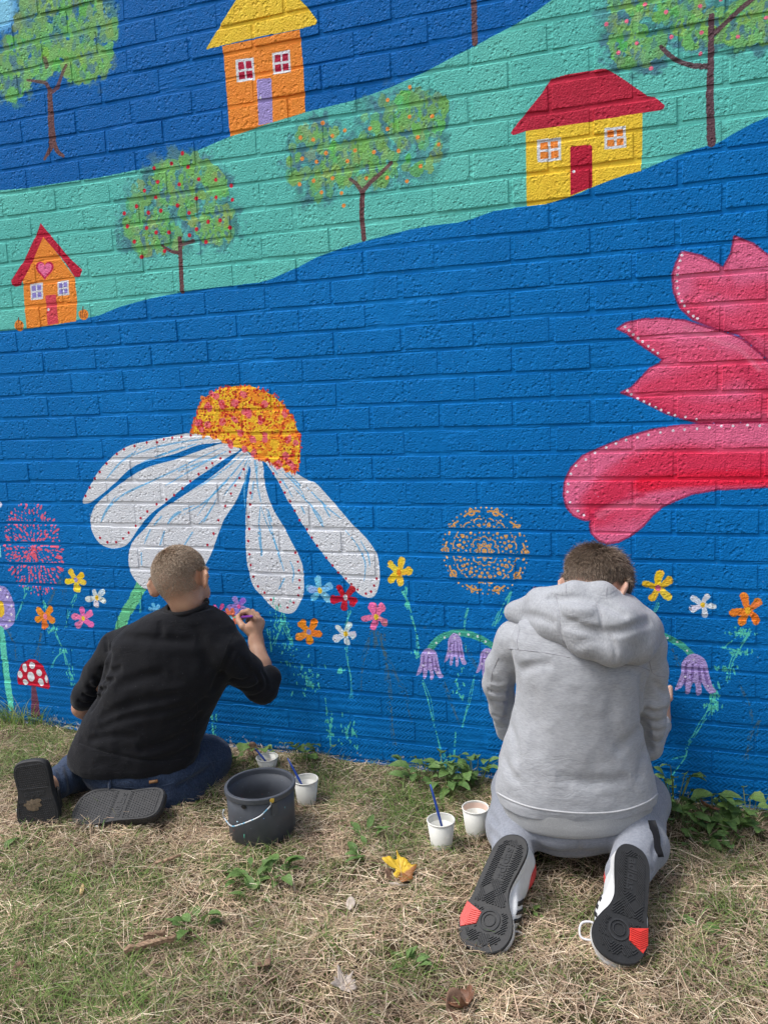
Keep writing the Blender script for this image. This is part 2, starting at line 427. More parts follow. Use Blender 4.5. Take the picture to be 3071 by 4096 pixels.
stroke('h', [(850, 520), (800, 620), (750, 700), (700, 860)], 62, (104, 190, 140))
for w in W1: poly(None, smooth_pts(w, True, 4), WHITE, var=.03)
CY = (96, 176, 224)
for pts in [[(1260, 1135), (1080, 1160), (920, 1195), (760, 1255)], [(1220, 1160), (1000, 1225), (850, 1285)], [(870, 1185), (740, 1270), (640, 1385)], [(1100, 1190), (950, 1245)],
            [(1340, 1190), (1180, 1265), (1020, 1345), (860, 1420), (720, 1490)], [(1380, 1205), (1200, 1300), (1000, 1420)], [(900, 1400), (760, 1465), (660, 1550), (610, 1640)], [(1300, 1250), (1080, 1330)],
            [(1470, 1225), (1330, 1340), (1180, 1440)], [(1490, 1240), (1400, 1350), (1290, 1470), (1190, 1600)], [(1500, 1250), (1440, 1360), (1350, 1480)], [(1420, 1330), (1260, 1500), (1100, 1600)], [(1170, 1540), (1060, 1590), (1010, 1650)]]:
    stroke('d', pts, 10, CY, .8, dry=.36, taper=True)
for pts in [[(700, -20), (640, 60), (608, 135)], [(1140, 45), (1050, 100), (1010, 150)], [(1310, -10), (1250, 90), (1200, 145)], [(1280, 40), (1230, 130)], [(990, 190), (965, 270)], [(905, 180), (870, 260)], [(1160, 195), (1110, 275)], [(852, 320), (855, 390)], [(975, 100), (930, 150)],
            [(1570, 40), (1560, 200), (1575, 330)], [(1600, 30), (1640, 190), (1690, 380)]]:
    stroke('h', pts, 9, CY, .8, dry=.36, taper=True)
for pts in [[(0, 1265), (-20, 1330), (-35, 1450), (-30, 1560)], [(30, 1270), (35, 1340)], [(45, 1280), (42, 1400), (70, 1540)], [(20, 1400), (10, 1500)], [(110, 1285), (200, 1400), (260, 1500)], [(150, 1300), (280, 1420), (330, 1500)], [(210, 1330), (300, 1420)], [(340, 1430), (450, 1540), (550, 1620)], [(260, 1430), (400, 1580), (440, 1650)]]:
    stroke('e', pts, 10, CY, .8, dry=.36, taper=True)
for pts in [[(65, 40), (105, 150), (140, 230), (165, 300), (190, 380), (205, 430)], [(110, 60), (130, 130)], [(60, 180), (70, 340)], [(240, 365), (262, 430), (255, 500)], [(205, 475), (175, 535)], [(570, 180), (630, 250), (670, 320), (695, 390), (685, 490)], [(665, 245), (710, 330), (722, 400)], [(380, 60), (440, 160)], [(430, 10), (480, 100)], [(310, 40), (330, 80)]]:
    stroke('i', pts, 9, CY, .85, dry=.33, taper=True)
for r, pts in (('d', [(1225, 1115), (1148, 1118), (1092, 1127), (1038, 1133), (987, 1142), (947, 1160), (886, 1162), (812, 1182), (749, 1203), (705, 1230), (645, 1288), (603, 1338), (574, 1378), (543, 1434), (518, 1483), (1300, 1118), (1385, 1217), (1327, 1258), (1279, 1286), (1244, 1315), (1197, 1352), (1145, 1394), (1102, 1437), (1052, 1478), (1005, 1503), (943, 1533), (889, 1577), (849, 1617), (1468, 1322), (1443, 1375), (1418, 1421), (1393, 1469), (1358, 1545), (1317, 1630), (1510, 1465), (1507, 1535), (1497, 1610)]),
               ('h', [(816, 157), (775, 198), (742, 232), (700, 255), (648, 255), (604, 229), (1287, 203), (1250, 272), (1500, 175), (1497, 248), (1503, 328), (1510, 393), (1527, 463), (1555, 522), (1594, 559), (1633, 601)]),
               ('e', [(140, 1347), (180, 1400), (208, 1463), (240, 1516), (270, 1572), (298, 1630)]),
               ('i', [(298, 122), (341, 178), (373, 226), (405, 275), (460, 348), (497, 394), (531, 437), (577, 474), (610, 507), (648, 541), (697, 565), (728, 553), (746, 517), (760, 474), (272, 318), (288, 372), (294, 425), (298, 484), (296, 530), (289, 575), (263, 619), (225, 648), (174, 634), (125, 602), (86, 558), (48, 521), (20, 463)])):
    for p in pts: dot(r, p, 6.5, (178, 32, 56), ry=7)
dome = np.concatenate([cv('d', [(1158, 1102), (1165, 1055), (1195, 965), (1225, 905), (1300, 850), (1380, 825), (1510, 822), (1600, 860)]), cv('e', [(70, 845), (140, 880), (215, 955), (265, 1030), (297, 1130), (303, 1190), (295, 1290), (262, 1340), (200, 1315), (110, 1275), (30, 1240), (-45, 1200)]), cv('d', [(1400, 1185), (1290, 1130)])])
poly(None, smooth_pts(dome, True, 4), (243, 184, 50), var=.08)
bb = box(dome); dm = pmask(dome, bb); ys, xs = np.nonzero(dm); rr = np.random.default_rng(5)
for cnt, cc_, r0, r1 in ((110, (240, 140, 45), 4, 9), (34, (226, 98, 118), 6, 9), (400, (200, 50, 40), 1.2, 2.6), (110, (168, 26, 44), 1.4, 3)):
    for q in rr.integers(0, len(ys), cnt):
        dab((bb[0] + xs[q], bb[1] + ys[q]), rr.uniform(r0, r1), rr.uniform(r0, r1) * 1.2, rr.uniform(0, 3), cc_, .9, rough=.9)
for q in range(0, len(dome) * 8):
    t = smooth_pts(dome[:19], False, 8)
    p = t[rr.integers(len(t))] + rr.normal(0, 2.5, 2)
    dab(p, 2.2, 3.2, 0, (236, 120, 45) if rr.random() < .5 else (196, 48, 50), .9, rough=.5)

# --- pink lily at the right edge
LP, LR, LD = (222, 104, 142), (214, 48, 82), (180, 40, 76)
lilyA = cv('g', [(1135, 10), (1250, 35), (1385, 106), (1432, 20), (1450, -82), (1560, -40), (1658, 35), (1850, 210), (2010, 480), (2080, 760), (2060, 1000), (1960, 1010), (1800, 800), (1658, 665), (1560, 580), (1480, 510), (1350, 480), (1200, 420), (1125, 350), (1085, 250), (1078, 150), (1100, 80)])
lilyB = cv('g', [(745, 475), (800, 440), (900, 418), (1000, 412), (1150, 425), (1280, 465), (1400, 498), (1500, 540), (1600, 620), (1658, 680), (1860, 860), (2040, 1000), (2060, 1040), (1500, 1037), (1240, 1045), (1150, 1020), (1050, 990), (950, 940), (850, 890), (768, 860), (830, 830), (890, 770), (940, 715), (1000, 685), (1020, 660), (960, 620), (870, 560), (800, 500)])
lilyC = np.concatenate([cv('g', [(2080, 1080), (2000, 1046), (1900, 1038), (1658, 1038), (1500, 1042), (1300, 1048), (1100, 1060), (950, 1085), (800, 1130), (650, 1190), (540, 1240), (470, 1310), (430, 1390), (423, 1480), (440, 1550), (480, 1600), (540, 1628), (585, 1632)]), cv('j', [(580, 160), (590, 200), (640, 250), (690, 265), (750, 255), (830, 215), (900, 160), (960, 90), (1020, 40)]), cv('g', [(1100, 1510), (1200, 1470), (1350, 1445), (1500, 1437), (1658, 1430), (1900, 1425), (2030, 1390), (2100, 1290), (2110, 1180)])])
def clip_strokes(P, items):
    """brush work kept inside one petal"""
    b = box(P); keep = CV[b[1]:b[3], b[0]:b[2]].copy(); m = pmask(P, b)[..., None]
    for a in items: stroke(*a[0], **a[1])
    S = CV[b[1]:b[3], b[0]:b[2]]; S[...] = np.where(m, S, keep)
def outline(P, w, col): stroke(None, np.vstack([P, P[:1]]), w, col, .75, sm=False, dry=.3)
poly(None, lilyA, LP, var=.12)
clip_strokes(lilyA, [(('g', [(1260, 210), (1450, 260), (1700, 240), (2000, 300)], 110, LR, .55), dict(soft=.7, dry=.25)), (('g', [(1200, 330), (1350, 420), (1500, 440), (1700, 520)], 120, LR, .6), dict(soft=.7, dry=.2)),
                     (('g', [(1120, 345), (1300, 445), (1480, 505), (1600, 590), (1800, 720)], 46, LD, .7), dict(soft=.6)), (('g', [(1400, 110), (1440, 250)], 40, LD, .35), dict(soft=.8)), (('g', [(1600, 350), (1750, 470)], 200, LR, .6), dict(soft=.9))])
poly(None, lilyB, LP, var=.12)
clip_strokes(lilyB, [(('g', [(860, 550), (1000, 600), (1120, 640), (1300, 620)], 130, LR, .5), dict(soft=.7, dry=.25)), (('g', [(930, 860), (1100, 820), (1350, 760), (1500, 720), (1700, 860)], 200, LR, .75), dict(soft=.6, dry=.12)), (('g', [(1000, 960), (1300, 960), (1700, 940), (2000, 960)], 110, LR, .7), dict(soft=.6)),
                     (('g', [(1480, 680), (1560, 770), (1658, 830), (1800, 900)], 60, LD, .4), dict(soft=.7)), (('g', [(900, 910), (1060, 985), (1240, 1035), (1500, 1030), (1900, 1030)], 46, LD, .7), dict(soft=.6)), (('g', [(800, 500), (900, 575), (1020, 655)], 30, LD, .6), dict(soft=.6)), (('g', [(1150, 470), (1330, 545), (1480, 600), (1600, 720)], 26, (228, 128, 156), .5), dict(soft=.8))])
poly(None, lilyC, LP, var=.12)
clip_strokes(lilyC, [(('g', [(620, 1560), (760, 1430), (900, 1330), (1100, 1280), (1400, 1290), (2000, 1290)], 190, LR, .95), dict(soft=.45)), (('g', [(560, 1500), (700, 1340), (900, 1240), (1200, 1215)], 60, LR, .5), dict(soft=.8, dry=.3)), (('g', [(900, 1420), (1100, 1390), (1400, 1380), (2000, 1370)], 110, (218, 30, 62), .95), dict(soft=.4)),
                     (('j', [(620, 130), (740, 110), (900, 60)], 120, LR, .55), dict(soft=.7, dry=.25)), (('g', [(590, 1620), (640, 1560), (760, 1510), (900, 1480)], 24, LD, .8), dict(soft=.5)), (('g', [(640, 1600), (760, 1540), (950, 1520)], 46, (226, 108, 140), .7), dict(soft=.7)), (('g', [(1000, 1510), (1150, 1470), (1350, 1440)], 40, (190, 70, 110), .5), dict(soft=.7)), (('g', [(520, 1400), (560, 1300)], 60, (224, 112, 146), .5), dict(soft=.8))])
for P in (lilyA, lilyB, lilyC): outline(P, 4, (150, 28, 66))
for r, pts in (('g', [(1135, 33), (1124, 66), (1113, 108), (1108, 151), (1104, 188), (1109, 230), (1116, 265), (1135, 308), (1150, 338), (1174, 374), (1204, 398), (1229, 414), (793, 464), (817, 485), (842, 510), (872, 533), (899, 553), (933, 580), (961, 603), (990, 622), (808, 848), (830, 871), (869, 896), (907, 914), (941, 930), (978, 949), (1010, 965), (1055, 983), (1093, 997), (1156, 1006), (1224, 1021), (1604, 1060), (1530, 1056), (1443, 1062), (1373, 1063), (1300, 1071), (1226, 1078), (1151, 1083), (1083, 1090), (1006, 1101), (934, 1115), (868, 1130), (800, 1147), (739, 1168), (680, 1192), (612, 1224), (557, 1263), (499, 1300), (467, 1350), (452, 1411), (447, 1458), (462, 1521), (509, 1575), (545, 1600)]),):
    for p in pts: dot(r, p, 8.5, (226, 218, 228))

# --- stencilled mandalas: the stencil only catches the brick faces, so the joints stay blue
def joint_mask(b):
    Zm = (np.arange(b[1], b[3]) + .5) * MM + Z0
    fr = ((1.52 - Zm) / .075) % 1.0
    return ((fr > .10) & (fr < .93)).astype(np.float32)[:, None]
def ring_stencil(cx, cy, R, sy, col, seed, solid):
    rr = np.random.default_rng(seed)
    c = cv('f', [(cx, cy)])[0]; S = px('f', (cx, cy), R)
    b = box(np.array([c - S * 1.15 * max(1, sy), c + S * 1.15 * max(1, sy)]))
    X = (np.arange(b[0], b[2])[None] + .5 - c[0]) / S; Y = (np.arange(b[1], b[3])[:, None] + .5 - c[1]) / S / sy
    r = np.hypot(X, Y); a = np.arctan2(Y, X)
    m = np.zeros(r.shape, bool)
    def ringdots(rad, n, size, ph=0.0):
        k = np.round((a / (2 * np.pi) + ph) * n)
        aa = (k / n - ph) * 2 * np.pi
        return np.hypot(X - rad * np.cos(aa), Y - rad * np.sin(aa)) < size
    def petal(rad, n, ln, wd, ph=0.0, hollow=0.0):
        k = np.round((a / (2 * np.pi) + ph) * n); aa = (k / n - ph) * 2 * np.pi
        u = X * np.cos(aa) + Y * np.sin(aa) - rad; v = -X * np.sin(aa) + Y * np.cos(aa)
        d = (u / ln) ** 2 + (v / (wd * (1 - .5 * np.clip(u / ln, -1, 1)))) ** 2
        return (d < 1) & (d > hollow)
    def arcs(rad, n, th, span, ph=0.0):
        fr = ((a / (2 * np.pi) + ph) * n) % 1.0
        bulge = rad + .055 * np.sin(fr * np.pi)
        return (np.abs(r - bulge) < th) & (fr > .5 - span / 2) & (fr < .5 + span / 2)
    if not solid:
        m |= ringdots(0, 1, .06) | petal(.16, 8, .075, .05, 0, .35) | ringdots(.16, 8, .026)
        m |= arcs(.27, 8, .012, .8, .06) | ringdots(.33, 16, .02, .01) | petal(.30, 8, .05, .03, .0625, .3) | ringdots(.42, 24, .022) | ringdots(.50, 24, .035, .02)
        m |= petal(.60, 16, .055, .045, .03) | ringdots(.60, 16, .03) | arcs(.68, 16, .014, .7) | ringdots(.74, 32, .017) | petal(.70, 16, .06, .014, .01)
        m |= arcs(.86, 10, .022, .72, .05) | ringdots(.97, 50, .021) | petal(.92, 10, .10, .07, 0, .35) | ringdots(.92, 10, .03) | ringdots(.78, 10, .022, .03)
    else:
        cellr = rr.random((64, 3))
        # broken tiles of paint: cells of a jittered polar grid
        rad = r * 9; ki = np.floor(rad); nn = np.maximum(6, (ki * 5 + 3)).astype(int)
        ai = (a / (2 * np.pi) + .5) * nn + (np.sin(ki * 12.9) * 43.7) % 1; kj = np.floor(ai)
        h1 = np.abs(np.sin(ki * 127.1 + kj * 311.7) * 43758.5) % 1; h2 = np.abs(np.sin(ki * 269.5 + kj * 183.3) * 24634.6) % 1
        fx = ai - kj - .5 + (h1 - .5) * .35; fy = rad - ki - .5 + (h2 - .5) * .35
        m |= (np.abs(fx) ** 1.6 + np.abs(fy) ** 1.6) < .16 + .26 * h1
        m |= petal(.3, 8, .16, .06, .0, .45) & (N_MID[b[1]:b[3], b[0]:b[2]] > .45)
        m |= (vnoise(*r.shape, 16, seed) > .80) & (r < .9)
        m &= (r < 1.0) & (vnoise(*r.shape, 46, seed + 9) > .18)
    m = m.astype(np.float32) * joint_mask(b)
    m *= (N_FINE[b[1]:b[3], b[0]:b[2]] * .5 + N_MID[b[1]:b[3], b[0]:b[2]] * .5 > (.33 if not solid else .30))
    m *= (vnoise(*r.shape, 70, seed + 1) > .13)
    blend(b, m, col, .95, .08)
ring_stencil(1045, 1190, 96, 1.02, (222, 160, 82), 3, False)
def seed_head(cx, cy, rx, ry, col, seed):
    rr = np.random.default_rng(seed); c = cv('f', [(cx, cy)])[0]; sx_ = px('f', (cx, cy), rx); sy_ = sx_ * ry / rx
    b = box(np.array([c - [sx_ * 1.1, sy_ * 1.1], c + [sx_ * 1.1, sy_ * 1.1]])); keep = CV[b[1]:b[3], b[0]:b[2]].copy()
    for k in range(19):
        rad = (k + .6) / 19; cnt = int(6 + 40 * rad)
        for q in range(cnt):
            if rr.random() < .22: continue
            a = 2 * math.pi * (q + rr.uniform(-.25, .25) + .5 * (k % 2)) / cnt; s_ = rr.uniform(1.6, 4.2) * (1.3 if rr.random() < .12 else 1)
            dab((c[0] + math.cos(a) * rad * sx_, c[1] + math.sin(a) * rad * sy_), s_ * rr.uniform(.6, 1), s_ * rr.uniform(.9, 1.7), a + 1.57, col, .95, rough=1.2)
    jm = joint_mask(b)[..., None] * (vnoise(b[3] - b[1], b[2] - b[0], 60, seed) > .17)[..., None]
    S = CV[b[1]:b[3], b[0]:b[2]]; S[...] = S * jm + keep * (1 - jm)
seed_head(72, 1186, 64, 84, (228, 98, 122), 4)

# --- scratchy flower stems and drips
STEM, OLIVE = (88, 196, 176), (66, 98, 112)
def scratch(r, pts, w=14, n=3, col=STEM, seed=0, dry=.40, a=.8):
    rr = np.random.default_rng(seed + int(pts[0][0]) * 7 + int(pts[0][1]))
    for q in range(n):
        jit = [(x + rr.normal(0, w * .45), y + rr.normal(0, w * .3)) for x, y in pts]
        stroke(r, jit, max(3.5, w * rr.uniform(.2, .5)), col, a, dry=dry + rr.uniform(-.04, .06), w2=max(2.5, w * rr.uniform(.1, .35)))
def spatter(r, cx, cy, rx, ry, n, col=STEM, seed=1):
    rr = np.random.default_rng(seed + int(cx))
    for q in range(n):
        p = (cx + rr.normal(0, rx), cy + rr.normal(0, ry))
        P = cv(r, [p])[0]; s = rr.uniform(.8, 2.2)
        dab(P, s, s * rr.uniform(1, 4), rr.uniform(-.4, .4), col, .85, rough=1.0)
for r, pts, w in (('i', [(925, 550), (950, 630), (985, 740), (1003, 830), (1005, 905)], 18), ('i', [(575, 890), (590, 1000), (605, 1090), (612, 1195)], 15), ('i', [(598, 670), (580, 760)], 14), ('i', [(1035, 1090), (1075, 1200), (1105, 1350), (1150, 1560)], 15),
                  ('i', [(1315, 655), (1300, 720), (1290, 790)], 15), ('i', [(1570, 555), (1540, 640), (1480, 745)], 14), ('i', [(1350, 1060), (1320, 1190), (1280, 1370)], 12), ('i', [(185, 690), (190, 760), (150, 870)], 20), ('i', [(200, 700), (215, 780), (260, 880)], 16), ('i', [(330, 1040), (350, 1110), (380, 1150)], 22), ('i', [(600, 1340), (575, 1420), (600, 1460)], 14), ('i', [(465, 1200), (470, 1290)], 18), ('i', [(480, 1350), (490, 1480)], 12), ('i', [(1235, 1400), (1230, 1550)], 12), ('i', [(1300, 860), (1300, 920)], 10),
                  ('j', [(1545, 785), (1490, 890), (1440, 970), (1410, 1090)], 22), ('j', [(1500, 790), (1390, 890)], 14), ('j', [(1340, 1170), (1310, 1240), (1240, 1360), (1170, 1480), (1150, 1550), (1090, 1660), (1030, 1750)], 18), ('j', [(990, 610), (975, 650), (950, 710)], 20), ('j', [(1380, 885), (1520, 920)], 12), ('j', [(1080, 1560), (1155, 1545)], 10), ('j', [(0, 760), (60, 640), (105, 555)], 14),
                  ('h', [(300, 720), (330, 790), (380, 900), (410, 1000), (440, 1120)], 15), ('h', [(462, 570), (430, 660), (395, 770)], 14), ('h', [(160, 560), (130, 640), (95, 720)], 12), ('h', [(385, 910), (340, 950), (310, 1010)], 9), ('h', [(1310, 1070), (1300, 1110)], 18), ('h', [(1270, 1250), (1290, 1400)], 12), ('h', [(1620, 780), (1640, 900)], 16), ('h', [(850, 600), (845, 680)], 18)):
    scratch(r, pts, w)
for a in (('i', 180, 720, 40, 60, 50), ('i', 360, 1080, 40, 60, 40), ('i', 240, 860, 20, 20, 14), ('i', 545, 1030, 14, 8, 14), ('i', 945, 635, 12, 6, 12), ('i', 930, 560, 10, 14, 12), ('i', 1000, 930, 16, 10, 14), ('i', 480, 1380, 20, 70, 34), ('i', 600, 1400, 30, 60, 30), ('i', 250, 950, 60, 90, 30), ('i', 1180, 1590, 20, 30, 24), ('i', 1260, 1120, 20, 60, 20),
          ('j', 1490, 800, 40, 14, 30), ('j', 1480, 920, 30, 8, 24), ('j', 1400, 1010, 30, 20, 20), ('j', 1330, 1200, 20, 30, 26), ('j', 1310, 1245, 30, 6, 20), ('h', 270, 630, 14, 14, 16), ('h', 310, 780, 16, 10, 16), ('h', 380, 915, 22, 8, 16), ('h', 430, 1060, 16, 40, 20), ('h', 160, 530, 14, 10, 14), ('h', 1290, 1380, 12, 40, 14)):
    spatter(*a)
for r, pts, w in (('i', [(790, 800), (815, 950), (830, 1150), (850, 1340), (870, 1480)], 26), ('i', [(795, 880), (860, 1020), (920, 1160), (975, 1340)], 20), ('i', [(720, 790), (700, 900), (680, 1000), (670, 1150)], 16), ('i', [(1045, 770), (1080, 850)], 16), ('i', [(1285, 850), (1330, 950), (1375, 1030)], 16), ('i', [(1170, 1100), (1210, 1220), (1255, 1350)], 15), ('i', [(770, 790), (780, 870)], 46),
                  ('j', [(1075, 900), (1120, 1000)], 20), ('j', [(1480, 1100), (1540, 1260), (1560, 1340)], 18), ('j', [(1600, 1330), (1550, 1440), (1520, 1560)], 24), ('h', [(385, 465), (340, 540), (300, 620)], 20), ('h', [(388, 465), (380, 560), (378, 640)], 16), ('h', [(50, 780), (80, 880), (105, 970)], 14), ('h', [(250, 760), (220, 950)], 22)):
    scratch(r, pts, w, 4, OLIVE, dry=.46, a=.6)

# --- the small flowers
def flower(r, p, R, col, mid, rot=0.0, seed=0, asp=1.0):
    rr = np.random.default_rng(seed + int(p[0]))
    for k in range(5):
        a = rot + k * 2 * math.pi / 5 + rr.normal(0, .12)
        tip = (p[0] + math.cos(a) * R * rr.uniform(.85, 1.08), p[1] + math.sin(a) * R * asp * rr.uniform(.85, 1.08))
        midp = (p[0] + math.cos(a) * R * .55, p[1] + math.sin(a) * R * .55 * asp)
        for q in range(3):
            c = np.clip(np.array(col) + rr.normal(0, 9, 3), 0, 255)
            j = lambda v, s: (v[0] + rr.normal(0, R * s), v[1] + rr.normal(0, R * s))
            stroke(r, [p, j(midp, .04), j(tip, .07)], R * .36, c, .96, w2=R * rr.uniform(.46, .66), dry=.12 + .12 * q, var=.2)
    q = cv(r, [p])[0]; s = px(r, p, R * .21)
    dab(q, s, s * 1.25, 0, mid, rough=.5, var=.15)
for args in (('h', (458, 482), 52, YELLOW, LAV, -.9), ('h', (585, 590), 46, (214, 218, 226), YELLOW, -.75), ('h', (503, 715), 54, (226, 122, 170), YELLOW, -1.8), ('h', (275, 702), 54, (238, 138, 46), (236, 130, 150), -2.3),
             ('k', (900, 820), 70, (208, 92, 150), (226, 178, 60), -2.3), ('k', (1120, 765), 92, (150, 128, 204), (230, 92, 160), -1.95),
             ('i', (420, 545), 66, (116, 190, 232), YELLOW, -1.75), ('i', (573, 588), 66, (190, 26, 48), WHITE, -2.2), ('i', (895, 437), 66, YELLOW, (232, 140, 40), -1.1), ('i', (758, 705), 66, (226, 112, 158), YELLOW, -2.1), ('i', (353, 797), 68, (240, 140, 44), (142, 140, 196), -1.1), ('i', (573, 808), 58, (214, 220, 230), YELLOW, -2.5),
             ('j', (992, 530), 80, YELLOW, (214, 110, 140), -1.6), ('j', (1260, 632), 64, (212, 218, 230), YELLOW, -2.4), ('j', (1532, 668), 86, (236, 134, 44), (240, 180, 50), -1.8), ('h', (935, 655), 30, (110, 186, 232), (110, 186, 232), -2.0)):
    flower(*args)
for q in ([(990, 800), (1010, 850)], [(1050, 800), (1045, 850)], [(985, 860), (985, 930)], [(1060, 870), (1070, 940)], [(1000, 960), (1040, 1010)], [(1070, 930), (1030, 1000)], [(1010, 840), (1060, 830)]):
    stroke('k', q, 42, (236, 122, 96), dry=.2, var=.2)
stroke('k', [(1020, 880), (1035, 930)], 46, (128, 196, 226))
stroke('j', [(250, 535), (285, 552)], 26, LAV)
poly('h', [(-40, 505), (0, 515), (40, 530), (75, 590), (92, 680), (85, 740), (50, 775), (0, 783), (-60, 780)], (158, 146, 208), sm=True)
dot('h', (0, 655), 26, YELLOW, ry=40)
for p in ((47, 585), (70, 640), (70, 690), (60, 730), (40, 762), (5, 765), (5, 540)): dot('h', p, 7, (224, 220, 236))
stroke('h', [(8, 785), (22, 900), (45, 1100), (68, 1250)], 38, (98, 204, 180), sm=False)
stroke('h', [(-8, 20), (2, 30)], 22, (214, 214, 232)); stroke('h', [(0, 280), (5, 340)], 10, (150, 210, 220), dry=.3)
poly('h', [(105, 1100), (106, 1050), (130, 990), (180, 960), (220, 965), (262, 1005), (290, 1070), (301, 1130), (292, 1141), (200, 1120), (112, 1112)], (188, 28, 54), var=.12)
for x, y, rx, ry in ((150, 1012, 13, 20), (193, 997, 17, 18), (122, 1053, 14, 18), (188, 1065, 20, 24), (237, 1042, 17, 18), (153, 1098, 15, 14), (247, 1098, 16, 20), (280, 1078, 9, 20)):
    dot('h', (x, y), rx, WHITE, ry=ry)
poly('h', [(190, 1122), (215, 1122), (228, 1190), (246, 1300), (215, 1315), (188, 1308)], (106, 62, 84), var=.2)
# bluebells
stroke('i', [(1085, 895), (1140, 835), (1230, 803), (1320, 810), (1410, 848), (1500, 905)], 38, (66, 160, 140))
stroke('j', [(985, 800), (1080, 845), (1150, 890), (1215, 960)], 40, (66, 160, 140))
for r, pts in (('i', [(1121, 862), (1171, 829), (1261, 807), (1314, 812), (1370, 822), (1417, 853), (1464, 886)]), ('j', [(1050, 832), (1107, 858), (1167, 908)])):
    for p in pts: dot(r, p, 7.5, (220, 228, 230))
def bell(r, cx, cy, w, h, tilt=0.0):
    pts = [(-.5, -.05), (-.46, -.35), (-.2, -.56), (.1, -.56), (.38, -.38), (.5, 0), (.62, .3), (.75, .46), (.5, .5), (.3, .3), (.22, .2), (.22, .5), (.05, .56), (.0, .25), (-.1, .25), (-.2, .5), (-.35, .5), (-.35, .2), (-.5, .35), (-.72, .42), (-.62, .2)]
    P = [(cx + (x * math.cos(tilt) - y * math.sin(tilt)) * w, cy + (x * math.sin(tilt) + y * math.cos(tilt)) * h) for x, y in pts]
    poly(r, P, (174, 154, 210), sm=True, var=.12)
    for x0, y0, x1, y1 in ((-.3, -.35, -.38, .3), (-.08, -.3, -.12, .2), (.12, -.3, .2, .25), (.3, -.2, .48, .35)):
        stroke(r, [(cx + x0 * w, cy + y0 * h), (cx + (x0 + x1) / 2 * w, cy + (y0 + y1) / 2 * h), (cx + x1 * w, cy + y1 * h)], w * .11, (104, 80, 146), .7, taper=True, dry=.2)
    for x, y in ((-.05, -.42), (-.35, .05), (.45, .3)): dot(r, (cx + x * w, cy + y * h), 7, (214, 206, 230))
bell('i', 1080, 990, 112, 165); bell('i', 1235, 905, 92, 175); bell('i', 1432, 980, 100, 150)
bell('j', 1215, 1055, 170, 220)
stroke('j', [(1230, 1000), (1245, 960)], 12, (166, 142, 206))
# thin paint at the foot of the wall, where the roller only caught the ridges
Zm = ((np.arange(CH) + .5) * MM + Z0)[:, None]; Um = ((np.arange(CW) + .5) * MM + U0)[None]
thin = np.clip((.055 - Zm) / .05, 0, 1) * np.clip((.35 - Um) / .6, .12, 1)
thin = (N_FINE * .5 + N_MID * .5 > .72 - .26 * thin) & (thin > .02)
CV[thin] = CV[thin] * .45 + paint((176, 168, 160)) * .55
for q in range(900):                                       # flecks
    P = (rr.uniform(0, CW), rr.uniform(0, CH * .6)); s = rr.uniform(.5, 1.1)
    dab(P, s, s, 0, (150, 190, 220), .35, rough=.5)

img = bpy.data.images.new('mural_paint', CW, CH, alpha=False)
buf = np.ones((CH, CW, 4), np.float32)
buf[..., :3] = srgb(CV)
img.pixels.foreach_set(buf.ravel())
img.update(); img.pack()
del buf

wall = empty('brick_wall', (0, 0, 0), 'long blue brick wall painted with a mural of hills, houses and giant flowers', 'wall')
def wall_material():
    t = NT('mural_on_brick')
    co = t.n('ShaderNodeTexCoord', object=wall).outputs['Object']
    sx = t.n('ShaderNodeSeparateXYZ'); t.l(co, sx.inputs[0]); X, Y, Z = sx.outputs
    cb = t.n('ShaderNodeCombineXYZ')
    t.l(t.math('DIVIDE', t.math('SUBTRACT', X, U0), U1 - U0), cb.inputs[0])
    t.l(t.math('DIVIDE', t.math('SUBTRACT', Z, Z0), Z1 - Z0), cb.inputs[1])
    im = t.n('ShaderNodeTexImage', image=img, extension='EXTEND', interpolation='Linear'); t.l(cb.outputs[0], im.inputs[0])
    n1 = t.noise(co, 210, 3, .6); n2 = t.noise(co, 55, 2); n3 = t.noise(co, 9, 2)
    v = t.voro(co, 62); rad = t.mapr(t.noise(co, 11, 1), .3, .7, .14, .36)
    pit = t.math('SUBTRACT', 1.0, t.mapr(t.math('SUBTRACT', v.outputs['Distance'], rad), -.10, .08))
    pit = t.math('MULTIPLY', pit, t.mapr(n3, .3, .5))
    v2 = t.voro(co, 150); lump = t.mapr(v2.outputs['Distance'], .1, .5, 1, 0)
    low = t.mapr(Z, .236, .228)                                    # the plinth courses are combed in a zigzag
    zig = t.math('PINGPONG', t.math('ADD', Z, .002), .0115)
    comb = t.math('SINE', t.math('MULTIPLY', t.math('ADD', t.math('ADD', X, t.math('MULTIPLY', zig, 1.1)), t.math('MULTIPLY', n2, .01)), 480))
    groove = t.math('MULTIPLY', t.math('SINE', t.math('MULTIPLY', t.math('ADD', Z, t.math('MULTIPLY', n2, .012)), 273)), .25)
    hi = t.math('ADD', t.math('ADD', t.math('MULTIPLY', n1, 1.3), t.math('MULTIPLY', n2, .7)), t.math('MULTIPLY', pit, -1.1))
    hi = t.math('ADD', hi, t.math('MULTIPLY', lump, .35))
    lo = t.math('ADD', t.math('ADD', t.math('MULTIPLY', comb, t.mapr(n3, .3, .7, .0, .34)), groove), t.math('MULTIPLY', n1, .8))
    mx = t.n('ShaderNodeMix', data_type='FLOAT'); t.l(low, mx.inputs[0]); t.l(hi, mx.inputs[2]); t.l(lo, mx.inputs[3])
    face = t.mapr(Y, .0012, .0020, 1.0, .25)
    nrm = t.bump(t.math('MULTIPLY', mx.outputs[0], face), .0021, 1.0)
    return t.setb(color=im.outputs[0], rough=t.mapr(n2, .3, .7, .62, .78), spec=.14, normal=nrm)
WALL_MAT = wall_material()

